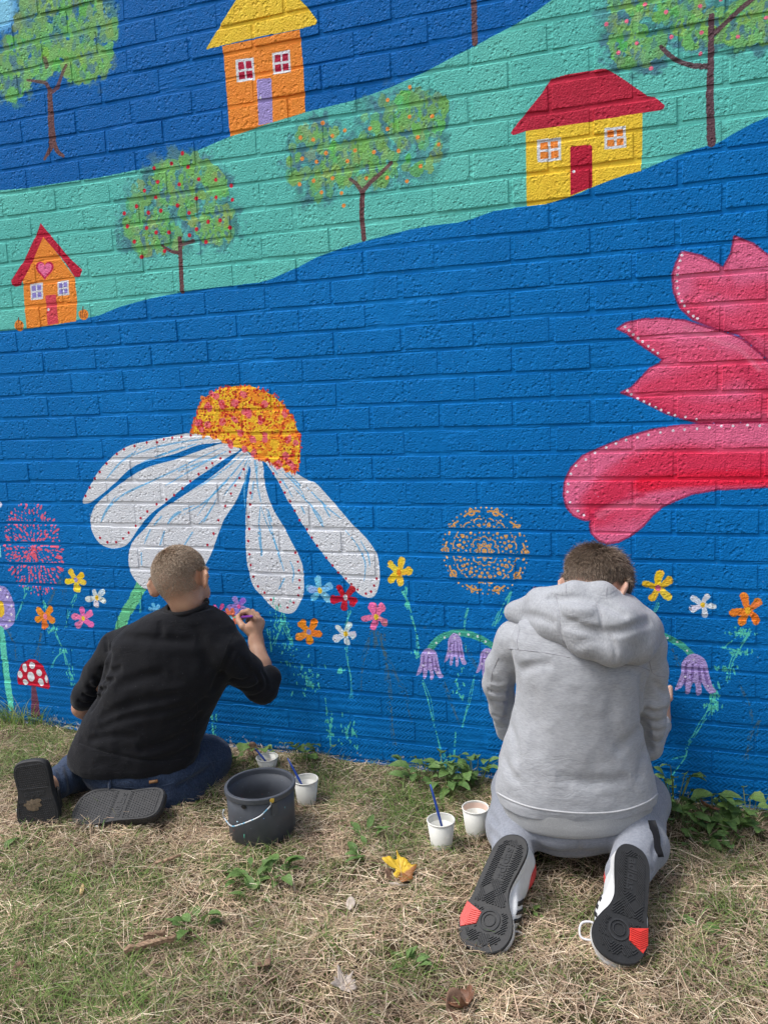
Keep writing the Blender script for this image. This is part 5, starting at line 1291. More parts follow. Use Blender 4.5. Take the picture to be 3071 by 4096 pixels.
# right hand closed round the pen
body.ell(h3(1305, 985, -.066), (.029, .036, .017), [VIEW_X, VIEW_Y, np.array([0, 0, 1.])], .012) if False else None
body.chain([wrR, h3(1305, 1000, -.068)], [.0215, .022], .012)
body.chain([h3(1260, 985, -.074), h3(1345, 965, -.055)], [.017, .016], .012)
body.chain([h3(1300, 930, -.070), h3(1365, 930, -.048)], [.0135, .012], .010)
for fing, rad in (([(1300, 905, -.076), (1222, 812, -.074), (1158, 826, -.054), (1122, 868, -.040)], [.0098, .0086, .0076, .0066]),
                  ([(1338, 905, -.064), (1272, 822, -.056), (1205, 850, -.036), (1160, 895, -.026)], [.0098, .0086, .0078, .0066]),
                  ([(1362, 925, -.052), (1318, 850, -.040), (1250, 880, -.024), (1212, 925, -.020)], [.0092, .0082, .0074, .0064]),
                  ([(1378, 960, -.044), (1350, 905, -.030), (1290, 925, -.018), (1258, 960, -.018)], [.0084, .0074, .0066, .0058]),
                  ([(1250, 1055, -.080), (1168, 985, -.082), (1122, 925, -.066), (1108, 872, -.052)], [.0135, .0112, .0098, .0076])):
    body.chain([h3(*q) for q in fing], rad, .0036)
body.chain([wrL, wrL + np.array([.03, .06, -.02]), wrL + np.array([.05, .10, -.035])], [.024, .022, .014], .012)    # left hand on the thigh
for k in range(4): body.chain([wrL + np.array([.03 + .012 * k, .08 - .004 * k, -.025]), wrL + np.array([.045 + .014 * k, .125 - .01 * k, -.05])], [.0085, .006], .003)
body.chain([wrL + np.array([.02, .04, -.01]), wrL + np.array([.065, .05, -.02])], [.011, .007], .004)
body.chain([hipA, at(445, 1645, -.215), at(355, 1715, -.39)], [.05, .03, .022], .02)
body.chain([hipA, at(195, 1655, -.22), at(160, 1672, -.40), at(112, 1697, -.51), at(96, 1700, -.55)], [.05, .03, .028, .030, .030], .02)
bodyA = body.mesh('body', boyA, SKIN)
add_hair(boyA, hcA, frA, .98, (-.012, -.055, .075), dict(plane=((0, -.075, -.080), (.0, -.02, 1.0)), plane2=((0, .022, -.01), (0, -1.0, .55))), (.0042, .011, -.015), 125000, 3,
         [(.36, .265, .185), (.44, .33, .24), (.27, .195, .135), (.50, .39, .29)], .42, 'hair', bodyo=bodyA, fade=.05)
# sweatshirt
sw = Field((-.62, -.54, .05), (.12, .0, .62), .0031)
RA = [row(1314, 352, 456, -.300, .058), row(1328, 318, 474, -.302, .070), row(1350, 280, 495, -.305, .084), row(1382, 254, 508, -.308, .096), row(1420, 244, 506, -.312, .104), row(1460, 238, 492, -.318, .110),
      row(1500, 225, 468, -.325, .112), row(1540, 202, 445, -.333, .114), row(1580, 181, 429, -.342, .115), row(1615, 171, 419, -.350, .115), row(1635, 170, 415, -.355, .112), row(1647, 174, 411, -.357, .107)]
sw.loft(RA, VIEW_X, VIEW_Y, .02)
sw.chain([at(280, 1384, -.302), shL, at(212, 1455, -.30), elL, at(180, 1512, -.288)], [.050, .050, .043, .040, .034], .018)
sw.chain([at(455, 1390, -.30), shR, at(530, 1450, -.225), at(566, 1486, -.168), at(582, 1462, -.145)], [.052, .055, .050, .047, .037], .018)
body2 = [at(604, 1452, -.11)]
for q, w, a in (([(216, 1440), (240, 1452), (262, 1440)], .009, .006), ([(205, 1462), (226, 1474), (248, 1465)], .008, .007), ([(190, 1482), (212, 1492), (232, 1484)], .007, .007), ([(178, 1498), (200, 1508), (220, 1502)], .006, .006), ([(168, 1512), (186, 1520), (204, 1515)], .005, .005), ([(196, 1470), (218, 1483), (240, 1474)], .006, -.005), ([(184, 1490), (205, 1500), (226, 1494)], .006, -.005),
                ([(236, 1395), (232, 1430), (222, 1462), (208, 1500)], .010, .012), ([(222, 1480), (210, 1510), (196, 1535)], .008, .009), ([(228, 1375), (232, 1410)], .006, .005),
                ([(480, 1452), (470, 1470), (463, 1490)], .010, .012), ([(505, 1400), (490, 1430), (478, 1460)], .008, .006), ([(498, 1465), (525, 1472), (548, 1460)], .008, .007), ([(508, 1485), (538, 1490), (566, 1474)], .008, .007), ([(530, 1505), (556, 1504), (580, 1486)], .007, .006), ([(548, 1448), (560, 1470), (560, 1492)], .006, .005), ([(563, 1446), (576, 1466), (577, 1490)], .005, .005), ([(515, 1420), (535, 1442), (545, 1462)], .008, .004),
                ([(212, 1556), (262, 1530), (330, 1512), (390, 1500)], .014, .006), ([(205, 1580), (270, 1552), (340, 1540), (420, 1520)], .012, .005), ([(250, 1490), (300, 1466), (360, 1452)], .016, .004), ([(300, 1620), (360, 1605), (415, 1578)], .012, .006), ([(330, 1645), (380, 1632), (418, 1608)], .010, .005), ([(390, 1575), (420, 1560), (436, 1535)], .010, .006), ([(360, 1560), (410, 1540), (450, 1505)], .012, .005), ([(190, 1600), (240, 1590), (300, 1592)], .012, .004), ([(250, 1372), (330, 1380), (420, 1384)], .014, .004), ([(345, 1340), (350, 1375)], .010, .004), ([(420, 1350), (440, 1400), (450, 1450)], .016, .004)):
    sw.groove(q, w, a)
sw.groove([(170, 1603), (215, 1620), (270, 1634), (330, 1642), (380, 1640), (420, 1628)], .004, .0035)
sw.rumple(.006, .05, 3); sw.rumple(.0025, .02, 4)
sweat = sw.mesh('sweatshirt', boyA, BLACKC)
for q in ([(508, 1364), (492, 1392), (478, 1430), (470, 1456)], [(172, 1606), (215, 1622), (270, 1636), (330, 1644), (380, 1642), (418, 1630)], [(430, 1500), (424, 1560), (418, 1600)]):
    seam(sw, q, sweat, SEAMB, .0010)
V, Fs = [], []
ring = []
for k in range(40):                                              # crew neck
    a = 2 * math.pi * k / 40; ring.append(neckA + VIEW_X * .060 * math.cos(a) + VIEW_Y * .056 * math.sin(a) + np.array([0, 0, .006 + .010 * math.sin(a) + .006 * math.cos(a)]))
ring.append(ring[0]); V, Fs = tube(np.array(ring), .0075, 10); me = mesh_py('collar', V, Fs); link('collar', me, sweat, BLACKR, True)
# jeans
je = Field((-.72, -.66, -.01), (.02, .0, .34), .004)
je.ell(at(298, 1662, -.355), (.162, .108, .082), [VIEW_X, VIEW_Y, np.array([0, 0, 1.])], .03)
je.chain([at(370, 1668, -.33), at(440, 1640, -.21), at(457, 1636, -.19)], [.085, .070, .062], .03)
je.chain([at(452, 1660, -.20), at(400, 1715, -.33), at(350, 1728, -.40)], [.055, .050, .046], .02)
je.chain([at(235, 1660, -.32), at(190, 1650, -.20)], [.085, .065], .03)
je.chain([at(190, 1660, -.22), at(165, 1668, -.38), at(118, 1694, -.50)], [.06, .056, .044], .02)
for q, w, a in (([(112, 1668), (120, 1690), (122, 1716)], .006, .006), ([(126, 1660), (134, 1690), (136, 1722)], .006, .006), ([(142, 1652), (152, 1685), (152, 1722)], .007, .006), ([(400, 1665), (420, 1640), (432, 1610)], .008, .007), ([(380, 1702), (415, 1685), (455, 1660)], .009, .010), ([(440, 1610), (460, 1640), (470, 1665)], .008, .005), ([(405, 1690), (425, 1705), (440, 1708)], .006, .005), ([(215, 1690), (250, 1702), (300, 1708), (345, 1704)], .006, .004)):
    je.groove(q, w, a)
je.rumple(.006, .035, 5)
jeans = je.mesh('jeans', boyA, DENIM)
for q in ([(186, 1672), (215, 1688), (255, 1698), (300, 1702), (345, 1698), (375, 1690)], [(395, 1700), (415, 1670), (428, 1640), (430, 1610)], [(402, 1676), (418, 1684), (425, 1692)], [(410, 1640), (440, 1648), (478, 1640)]):
    seam(je, q, jeans, STITCH, .0012)
a_, b_ = je.hit(241, 1680), je.hit(240, 1706)
if a_ is not None and b_ is not None:
    V, Fs = tube(np.array([a_ + [0, -.003, .003], (a_ + b_) / 2 + [0, -.006, 0], b_ + [0, -.003, 0]]), .0055, 6); link('belt_loop', mesh_py('belt_loop', V, Fs), jeans, DENIM, True)
a_, b_ = je.hit(324, 1690), je.hit(342, 1687)
if a_ is not None and b_ is not None:
    V, Fs = tube(np.array([a_ + [0, -.002, .002], b_ + [0, -.002, .002]]), .005, 6); link('leather_patch', mesh_py('leather_patch', V, Fs), jeans, simple('tan_leather', (.30, .15, .06), .6), True)

# ------------------------------------------------------------------ soles: a flat outline, its edge, treads and lettering
def frame_of(heel, toe, normal):
    y = nrm(toe - heel); n_ = np.asarray(normal) - y * (np.asarray(normal) @ y); z = nrm(n_); x = np.cross(y, z); return x, y, z   # x to the wearer's ... decided by caller
def slab(name, outline2, z0, z1, fr, o, L, parent, mat, inset=.0):
    x, y, z = fr; n = len(outline2); c = outline2.mean(0); V = []
    for zz, sc in ((z0, 1 - inset), (z0 + (z1 - z0) * .3, 1), (z0 + (z1 - z0) * .8, 1), (z1, 1 - inset)):
        for q in outline2: w = c + (q - c) * sc; V.append(o + x * w[0] * L + y * w[1] * L + z * zz)
    Fs = [tuple(range(n - 1, -1, -1)), tuple(range(3 * n, 4 * n))]
    for j in range(3):
        for k in range(n): Fs.append((j * n + k, j * n + (k + 1) % n, (j + 1) * n + (k + 1) % n, (j + 1) * n + k))
    me = mesh_py(name, V, Fs); bm = bmesh.new(); bm.from_mesh(me); bmesh.ops.recalc_face_normals(bm, faces=bm.faces); bm.to_mesh(me); bm.free()
    return link(name, me, parent, mat)
def in_poly(P, q):
    x, y = q; r = False; n = len(P)
    for i in range(n):
        a, b = P[i], P[(i + 1) % n]
        if (a[1] > y) != (b[1] > y) and x < a[0] + (y - a[1]) * (b[0] - a[0]) / (b[1] - a[1]): r = not r
    return r
def lettering(txt, size, pos2, ang, zz, fr, o, L, parent, mat, flip=False, ext=.0012):
    x, y, z = fr; cu = bpy.data.curves.new('lettering', 'FONT'); cu.body = txt; cu.size = size * L; cu.extrude = ext; cu.align_x = 'CENTER'; cu.align_y = 'CENTER'; cu.offset = .0006
    ob = bpy.data.objects.new('lettering', cu); COL.objects.link(ob); cu.materials.append(mat)
    # letters face along z, drawn with their x axis turned by ang in the sole's plane; a right-handed frame keeps them readable
    ex = x * math.cos(ang) + y * math.sin(ang); ey = np.cross(z, ex)
    p = o + x * pos2[0] * L + y * pos2[1] * L + z * zz
    M = Matrix(((ex[0], ey[0], z[0], p[0]), (ex[1], ey[1], z[1], p[1]), (ex[2], ey[2], z[2], p[2]), (0, 0, 0, 1)))
    dg = bpy.context.evaluated_depsgraph_get(); dg.update()
    me = bpy.data.meshes.new_from_object(ob.evaluated_get(dg)); bpy.data.objects.remove(ob); me.transform(M); me.name = 'lettering'
    return link('lettering', me, parent, mat)
RUBBER = simple('black_rubber', (.011, .0115, .013), .62, .25, 60, .0005, 400); RUBBER2 = simple('worn_rubber', (.020, .021, .0235), .7, .3, 90); REDR = simple('red_rubber', (.60, .035, .025), .5, .1)
WHITEL = simple('white_leather', (.68, .69, .70), .45, .05, 80, .0004, 300); CREAM = simple('cream_foam', (.62, .61, .56), .6, .05); BLACKL = simple('black_leather', (.012, .012, .015), .5); REDL = simple('red_lining', (.45, .04, .035), .7); LACE = simple('white_lace', (.66, .66, .69), .8, .08, 500, .0005, 900)
SANDALR = simple('sandal_rubber', (.023, .0235, .026), .7, .25, 90, .0004, 300); SANDALT = simple('sandal_tread', (.036, .037, .040), .75, .2, 90)
MUD = simple('dried_mud', (.16, .12, .08), .9, .4, 120, .002, 300); WHITEB = simple('white_bar', (.62, .62, .60), .5)
SLIDE = smooth_pts(np.array([(0, 0), (.13, .02), (.185, .12), (.18, .30), (.175, .42), (.20, .56), (.225, .72), (.21, .87), (.13, .97), (0, 1.0), (-.13, .97), (-.20, .87), (-.215, .72), (-.20, .56), (-.185, .42), (-.185, .25), (-.175, .10), (-.12, .02)]), True, 4)
def sandal(heel, toe, normal, L, width, label, bars, mud, bar_side):
    fr = frame_of(heel, toe, normal); x, y, z = fr; o = heel
    e = empty('sandal', (0, 0, 0)); e.parent = boyA; e.matrix_basis = Matrix.Translation(-Vector(boyA.location)); e['label'] = label
    ol = SLIDE * np.array([width, 1.0])
    slab('sole', ol, -.026, 0, fr, o, L, e, SANDALR, .03)
    c = ol.mean(0); inner = c + (ol - c) * np.array([.86, .93])
    V, Fs = [], []; st = .030
    for iy in range(int(1 / st) + 1):
        for ix in range(-9, 10):
            q = np.array([(ix + .5 * (iy % 2)) * st * .9, iy * st])
            if not in_poly(inner, q) or .40 < q[1] < .53: continue
            s0 = len(V); w = st * .32
            for dx, dy, dz in ((-w, 0, 0), (0, -w, 0), (w, 0, 0), (0, w, 0), (0, 0, .0022)):
                V.append(o + x * (q[0] + dx) * L + y * (q[1] + dy) * L + z * (dz + .0001))
            for k in range(4): Fs.append((s0 + k, s0 + (k + 1) % 4, s0 + 4))
    me = mesh_py('tread_studs', V, Fs); tr = link('tread_studs', me, e, SANDALT); tr['kind'] = 'stuff'
    for lo_, hi_ in ((.06, .39), (.54, .95)):                     # raised line round each tread field
        ring = [q for q in inner if lo_ < q[1] < hi_]
        ring = sorted(ring, key=lambda q: math.atan2(q[1] - (lo_ + hi_) / 2, q[0])); ring.append(ring[0])
        V, Fs = tube([o + x * q[0] * L + y * q[1] * L + z * .0004 for q in ring], .0011, 5); link('tread_border', mesh_py('tread_border', V, Fs), e, SANDALT)
    lettering('adidas', .115, (0, .465), 0.0, .0002, fr, o, L, e, SANDALT)
    # the strap is a broad band over the instep, on the far side of the sole
    V, Fs = [], []; m = 14
    for j, yy in enumerate((.50, .56, .66, .74)):
        for k in range(m + 1):
            a = math.pi * k / m; V.append(o + x * math.cos(a) * .215 * width * L + y * yy * L + z * (-.026 + .004 - math.sin(a) * .055))
    for j in range(3):
        for k in range(m): a = j * (m + 1) + k; Fs.append((a, a + 1, a + m + 2, a + m + 1))
    s = link('strap', mesh_py('strap', V, Fs), e, RUBBER, True); so = s.modifiers.new('thick', 'SOLIDIFY'); so.thickness = .006
    if bars:
        for yy in bars:
            V = []; xx = bar_side * (.212 * width) * L
            for dy in (-.018, .018):
                for dz in (-.023, -.005):
                    for dx in (.0, .004): V.append(o + x * (xx + bar_side * dx) + y * (yy + dy) * L + z * dz)
            link('white_bar', mesh_py('white_bar', V, [(0, 1, 3, 2), (4, 6, 7, 5), (0, 4, 5, 1), (2, 3, 7, 6), (1, 5, 7, 3), (0, 2, 6, 4)]), e, WHITEB)
    if mud:
        rr = np.random.default_rng(9); V = []; Fs = []; R = .024; cc = np.array(mud)
        V.append(o + x * cc[0] * L + y * cc[1] * L + z * .0034)
        for k in range(22):
            a = 2 * math.pi * k / 22; f = rr.uniform(.7, 1.15); V.append(o + x * (cc[0] * L + math.cos(a) * R * 1.1 * f) + y * (cc[1] * L + math.sin(a) * R * .7 * f) + z * .0018)
        Fs = [(0, 1 + k, 1 + (k + 1) % 22) for k in range(22)]; link('mud_patch', mesh_py('mud_patch', V, Fs), e, MUD)
    return e
sandal(at(63, 1643, -.595), at(88, 1792, -.605), nrm([.30, -.90, .15]), .207, 1.3, 'black rubber sandal standing on its toe with mud on the sole', (.66, .73, .80), (.03, .60), 1)
sandal(at(352, 1731, -.490), at(149, 1746, -.540), nrm([.12, -.44, .89]), .275, 1.0, 'black rubber sandal lying flat under the seat of the jeans', (.66, .74, .82), None, -1)
# pen in his hand
pa, pb = h3(1066, 886, -.014), h3(1272, 872, -.098)
pen = empty('paint_pen', tuple(pa), 'purple paint pen with a green tip in the hand of the boy in black', 'pen')
PURP = simple('purple_plastic', (.20, .035, .33), .3, .05); GRN = simple('green_tip', (.10, .48, .20), .4, .05)
d = pb - pa; P0 = np.zeros(3)
V, Fs = tube([d * .18, d * .3, d * .9, d * .98, d], .0046, 12, (.9, 1, 1, .85, .4)); child('barrel', V, Fs, pen, PURP)
V, Fs = tube([d * .0, d * .06, d * .19], .0038, 12, (.35, .9, 1.1)); child('tip', V, Fs, pen, GRN)

# ------------------------------------------------------------------ the boy in grey
boyB = empty('person', tuple(on_ground(1250, 1840)), 'boy in grey hooded top and grey joggers kneeling with head bowed', 'person', 'boys painting the wall')
hcB = at(1287, 1265, -.262); frB = head_frame((.46, .68, -.74), .10)
sB, fB, uB = frB
body = Field((.62, -.80, -.01), (1.30, .0, .83), .0040)
add_head(body, hcB, frB, .96)
neckB = at(1272, 1330, -.285)
body.chain([hcB - uB * .055 - fB * .02, neckB], [.054, .06], .02)
body.chain([at(1250, 1740, -.36), at(1250, 1560, -.32), at(1255, 1400, -.29)], [.08, .09, .07], .05)
body.chain([at(1170, 1400, -.275), at(1350, 1400, -.275)], [.035, .035], .03)
haL = at(1110, 1600, -.05); haR = at(1428, 1552, -.05)
body.chain([at(1120, 1390, -.27), at(1080, 1478, -.235), at(1092, 1565, -.165), haL], [.024, .022, .020, .020], .01)
body.chain([at(1390, 1395, -.27), at(1418, 1512, -.245), at(1408, 1592, -.16), haR], [.024, .022, .020, .020], .01)
for hb, e in ((haL, -1), (haR, 1)):
    body.chain([hb, hb + np.array([0, .01, .05])], [.022, .022], .012)
    for k in range(4): body.chain([hb + np.array([(k - 1.5) * .014, .012, .055]), hb + np.array([(k - 1.5) * .014, .03, .075 + .004 * (k % 2)]), hb + np.array([(k - 1.5) * .013, .038, .055])], [.008, .0072, .006], .003)
    body.chain([hb + np.array([-e * .016, .004, .015]), hb + np.array([-e * .034, .018, .035]), hb + np.array([-e * .03, .03, .052])], [.010, .0085, .007], .004)
body.chain([at(1170, 1770, -.37), (.79, -.19, .085), (.795, -.40, .085), at(1110, 1868, -.535)], [.05, .035, .03, .026], .02)
body.chain([at(1330, 1775, -.37), (1.115, -.18, .085), (1.12, -.40, .085), at(1352, 1885, -.535)], [.05, .035, .03, .026], .02)
bodyB = body.mesh('body', boyB, SKIN2)
add_hair(boyB, hcB, frB, .96, (.004, -.035, .085), dict(plane=((0, -.078, -.045), (0, -.25, 1.0)), plane2=((0, .040, -.03), (0, -1.0, .8))), (.012, .034, .005), 80000, 8,
         [(.18, .128, .092), (.25, .185, .135), (.12, .086, .064), (.31, .235, .175)], .36, 'hair', .0010, .3, bodyB, .028)
ho = Field((.62, -.54, .08), (1.32, -.02, .68), .0031)
RB = [row(1318, 1150, 1400, -.280, .075), row(1340, 1110, 1415, -.285, .092), row(1370, 1095, 1415, -.292, .108), row(1400, 1095, 1412, -.300, .118), row(1440, 1102, 1404, -.308, .124), row(1480, 1107, 1394, -.315, .127), row(1520, 1104, 1390, -.322, .128),
      row(1560, 1094, 1391, -.328, .129), row(1600, 1078, 1397, -.334, .130), row(1640, 1066, 1410, -.340, .132), row(1675, 1060, 1422, -.345, .133), row(1700, 1058, 1427, -.348, .134), row(1716, 1062, 1424, -.350, .130)]
ho.loft(RB, VIEW_X, VIEW_Y, .02)
ho.chain([at(1144, 1385, -.285), at(1116, 1387, -.27), at(1088, 1440, -.255), at(1076, 1476, -.235), at(1086, 1530, -.20), at(1094, 1578, -.16)], [.052, .056, .047, .039, .036, .030], .014)
ho.chain([at(1366, 1385, -.285), at(1386, 1392, -.27), at(1397, 1450, -.255), at(1404, 1508, -.245), at(1405, 1560, -.225), at(1403, 1606, -.20)], [.052, .056, .046, .042, .036, .031], .014)
ho.chain([at(1400, 1612, -.20), at(1424, 1566, -.09)], [.034, .030], .014)
for q, w, a in (([(1112, 1452), (1106, 1490), (1100, 1540), (1092, 1590)], .011, .016), ([(1388, 1452), (1387, 1500), (1386, 1548), (1394, 1590), (1400, 1625)], .011, .016), ([(1052, 1490), (1076, 1497), (1098, 1492)], .006, .008), ([(1060, 1512), (1080, 1517), (1098, 1512)], .005, .007), ([(1062, 1545), (1082, 1552), (1096, 1548)], .006, .007), ([(1066, 1566), (1084, 1574), (1096, 1570)], .005, .006), ([(1056, 1475), (1080, 1480), (1100, 1470)], .006, -.004),
                ([(1392, 1530), (1415, 1540), (1442, 1530)], .008, .010), ([(1392, 1552), (1418, 1560), (1440, 1552)], .006, .007), ([(1398, 1575), (1420, 1582), (1438, 1576)], .006, .007), ([(1402, 1596), (1420, 1604), (1434, 1598)], .005, .006), ([(1400, 1520), (1420, 1526), (1446, 1515)], .008, -.006), ([(1410, 1470), (1425, 1490), (1440, 1500)], .008, .005),
                ([(1120, 1450), (1150, 1438), (1190, 1432)], .012, .005), ([(1380, 1448), (1350, 1440), (1310, 1442)], .012, .005), ([(1396, 1560), (1370, 1590), (1330, 1620)], .014, .004), ([(1100, 1560), (1110, 1600), (1112, 1650)], .012, .004), ([(1400, 1600), (1388, 1640), (1380, 1680)], .014, .005), ([(1080, 1620), (1095, 1660), (1120, 1690)], .012, .004), ([(1200, 1680), (1280, 1690), (1360, 1680)], .014, .004), ([(1150, 1480), (1160, 1560), (1150, 1640)], .02, .003), ([(1330, 1480), (1320, 1560), (1340, 1640)], .02, .003)):
    ho.groove(q, w, a)
ho.rumple(.006, .06, 13); ho.rumple(.002, .02, 14)
hoodie = ho.mesh('hooded_top', boyB, GREYC)
for q in ([(1095, 1400), (1130, 1404), (1180, 1410), (1230, 1420)], [(1122, 1358), (1116, 1385), (1118, 1402)], [(1398, 1400), (1402, 1430), (1410, 1455), (1436, 1462)], [(1340, 1436), (1380, 1440), (1402, 1448)], [(1076, 1420), (1062, 1455), (1060, 1495)]):
    seam(ho, q, hoodie, SEAMG, .0011)
wb = Field((.62, -.68, .03), (1.32, -.10, .30), .004)
wb.loft([row(1680, 1074, 1414, -.348, .122), row(1710, 1065, 1421, -.350, .130), row(1732, 1070, 1416, -.352, .131), row(1746, 1075, 1408, -.354, .129), row(1753, 1080, 1403, -.355, .125)], VIEW_X, VIEW_Y, .01)
wb.rumple(.004, .05, 15); band = wb.mesh('waistband', hoodie, GREYR)
PIPE = simple('grey_piping', (.46, .465, .48), .9, .1, 400)
P = []
for q in smooth_pts(np.array([(1064, 1706), (1100, 1727), (1150, 1744), (1220, 1754), (1290, 1756), (1350, 1749), (1400, 1730), (1424, 1708)], float), False, 6):
    h = [v for v in (ho.hit(*q), wb.hit(*q)) if v is not None]
    if h: P.append(min(h, key=lambda v: (v - CAM) @ FWD))
V, Fs = tube(np.array(P), .0024, 8); link('piping', mesh_py('piping', V, Fs), hoodie, PIPE, True)
hd = Field((.70, -.64, .40), (1.32, -.10, .74), .0034)
hd.chain([at(1108, 1320, -.255), at(1165, 1298, -.315), at(1240, 1283, -.352), at(1300, 1286, -.350), at(1350, 1314, -.31), at(1392, 1352, -.265)], [.020, .030, .030, .030, .032, .032], .018)
hd.chain([at(1115, 1325, -.265), at(1190, 1350, -.365), at(1268, 1384, -.405), at(1322, 1406, -.408), at(1372, 1392, -.345), at(1396, 1372, -.285)], [.020, .036, .036, .031, .040, .038], .03)
hd.chain([at(1180, 1318, -.35), at(1255, 1338, -.385), at(1330, 1350, -.375), at(1380, 1355, -.31)], [.038, .048, .050, .046], .03)
for q, w, a in (([(1208, 1348), (1240, 1352), (1275, 1362), (1312, 1366)], .010, .010), ([(1310, 1366), (1345, 1362), (1380, 1350), (1405, 1340)], .010, .007), ([(1180, 1290), (1215, 1292), (1250, 1290), (1285, 1298)], .008, .009), ([(1290, 1298), (1330, 1318), (1352, 1330)], .008, .006), ([(1208, 1330), (1225, 1340), (1250, 1343)], .007, .006), ([(1215, 1310), (1250, 1318), (1280, 1318)], .010, -.005), ([(1120, 1330), (1160, 1332), (1200, 1348)], .010, .004), ([(1198, 1284), (1208, 1328), (1210, 1368), (1230, 1414)], .004, .004), ([(1284, 1292), (1297, 1328), (1299, 1360)], .004, .004), ([(1314, 1368), (1328, 1402), (1327, 1430)], .004, .004), ([(1240, 1395), (1280, 1380), (1310, 1385)], .012, .003)):
    hd.groove(q, w, a)
hd.rumple(.0025, .05, 16)
hood = hd.mesh('hood', hoodie, GREYH)
for q in ([(1199, 1284), (1208, 1328), (1210, 1368), (1230, 1412)], [(1284, 1292), (1297, 1328), (1299, 1360)], [(1314, 1368), (1328, 1402), (1327, 1428)], [(1222, 1262), (1222, 1280)], [(1309, 1268), (1308, 1290)]): seam(hd, q, hood, SEAMG, .0011)
tr_ = Field((.60, -.70, -.01), (1.34, .0, .34), .0042)
tr_.ell(at(1240, 1772, -.372), (.166, .104, .074), [VIEW_X, VIEW_Y, np.array([0, 0, 1.])], .03)
tr_.chain([at(1140, 1768, -.355), (.785, -.20, .09), (.78, -.15, .08)], [.074, .068, .062], .03)
tr_.chain([(.775, -.17, .075), (.795, -.40, .085), at(1108, 1862, -.545)], [.064, .062, .044], .02)
tr_.chain([at(1345, 1770, -.355), (1.10, -.19, .09), (1.095, -.14, .08)], [.072, .066, .060], .03)
tr_.chain([(1.10, -.16, .075), (1.105, -.40, .080), at(1352, 1888, -.545)], [.060, .058, .046], .02)
for q, w, a in (([(1044, 1745), (1060, 1760), (1072, 1785)], .007, .007), ([(1040, 1790), (1062, 1800), (1085, 1830)], .007, .007), ([(1050, 1840), (1075, 1845), (1095, 1862)], .006, .006), ([(1430, 1800), (1415, 1830), (1410, 1850)], .007, .006), ([(1410, 1880), (1390, 1900), (1380, 1930)], .006, .006), ([(1150, 1830), (1220, 1845), (1300, 1842)], .012, .006), ([(1250, 1800), (1252, 1830), (1250, 1850)], .006, .003)):
    tr_.groove(q, w, a)
tr_.rumple(.007, .045, 17)
jog = tr_.mesh('joggers', boyB, GREYT)
P = [tr_.hit(*q) for q in [(1404, 1772), (1410, 1790), (1414, 1808), (1415, 1826), (1420, 1842), (1422, 1850)]]; P = [q for q in P if q is not None]
if len(P) > 2:
    V, Fs = [], []
    for q in P:
        for dx in (-.011, .011): V.append(q + VIEW_X * dx + np.array([0, -.0035, .001]))
    for k in range(len(P) - 1): Fs.append((2 * k, 2 * k + 1, 2 * k + 3, 2 * k + 2))
    st = link('side_stripe', mesh_py('side_stripe', V, Fs), jog, BLACKC, True); so = st.modifiers.new('thick', 'SOLIDIFY'); so.thickness = .004; so.offset = 0

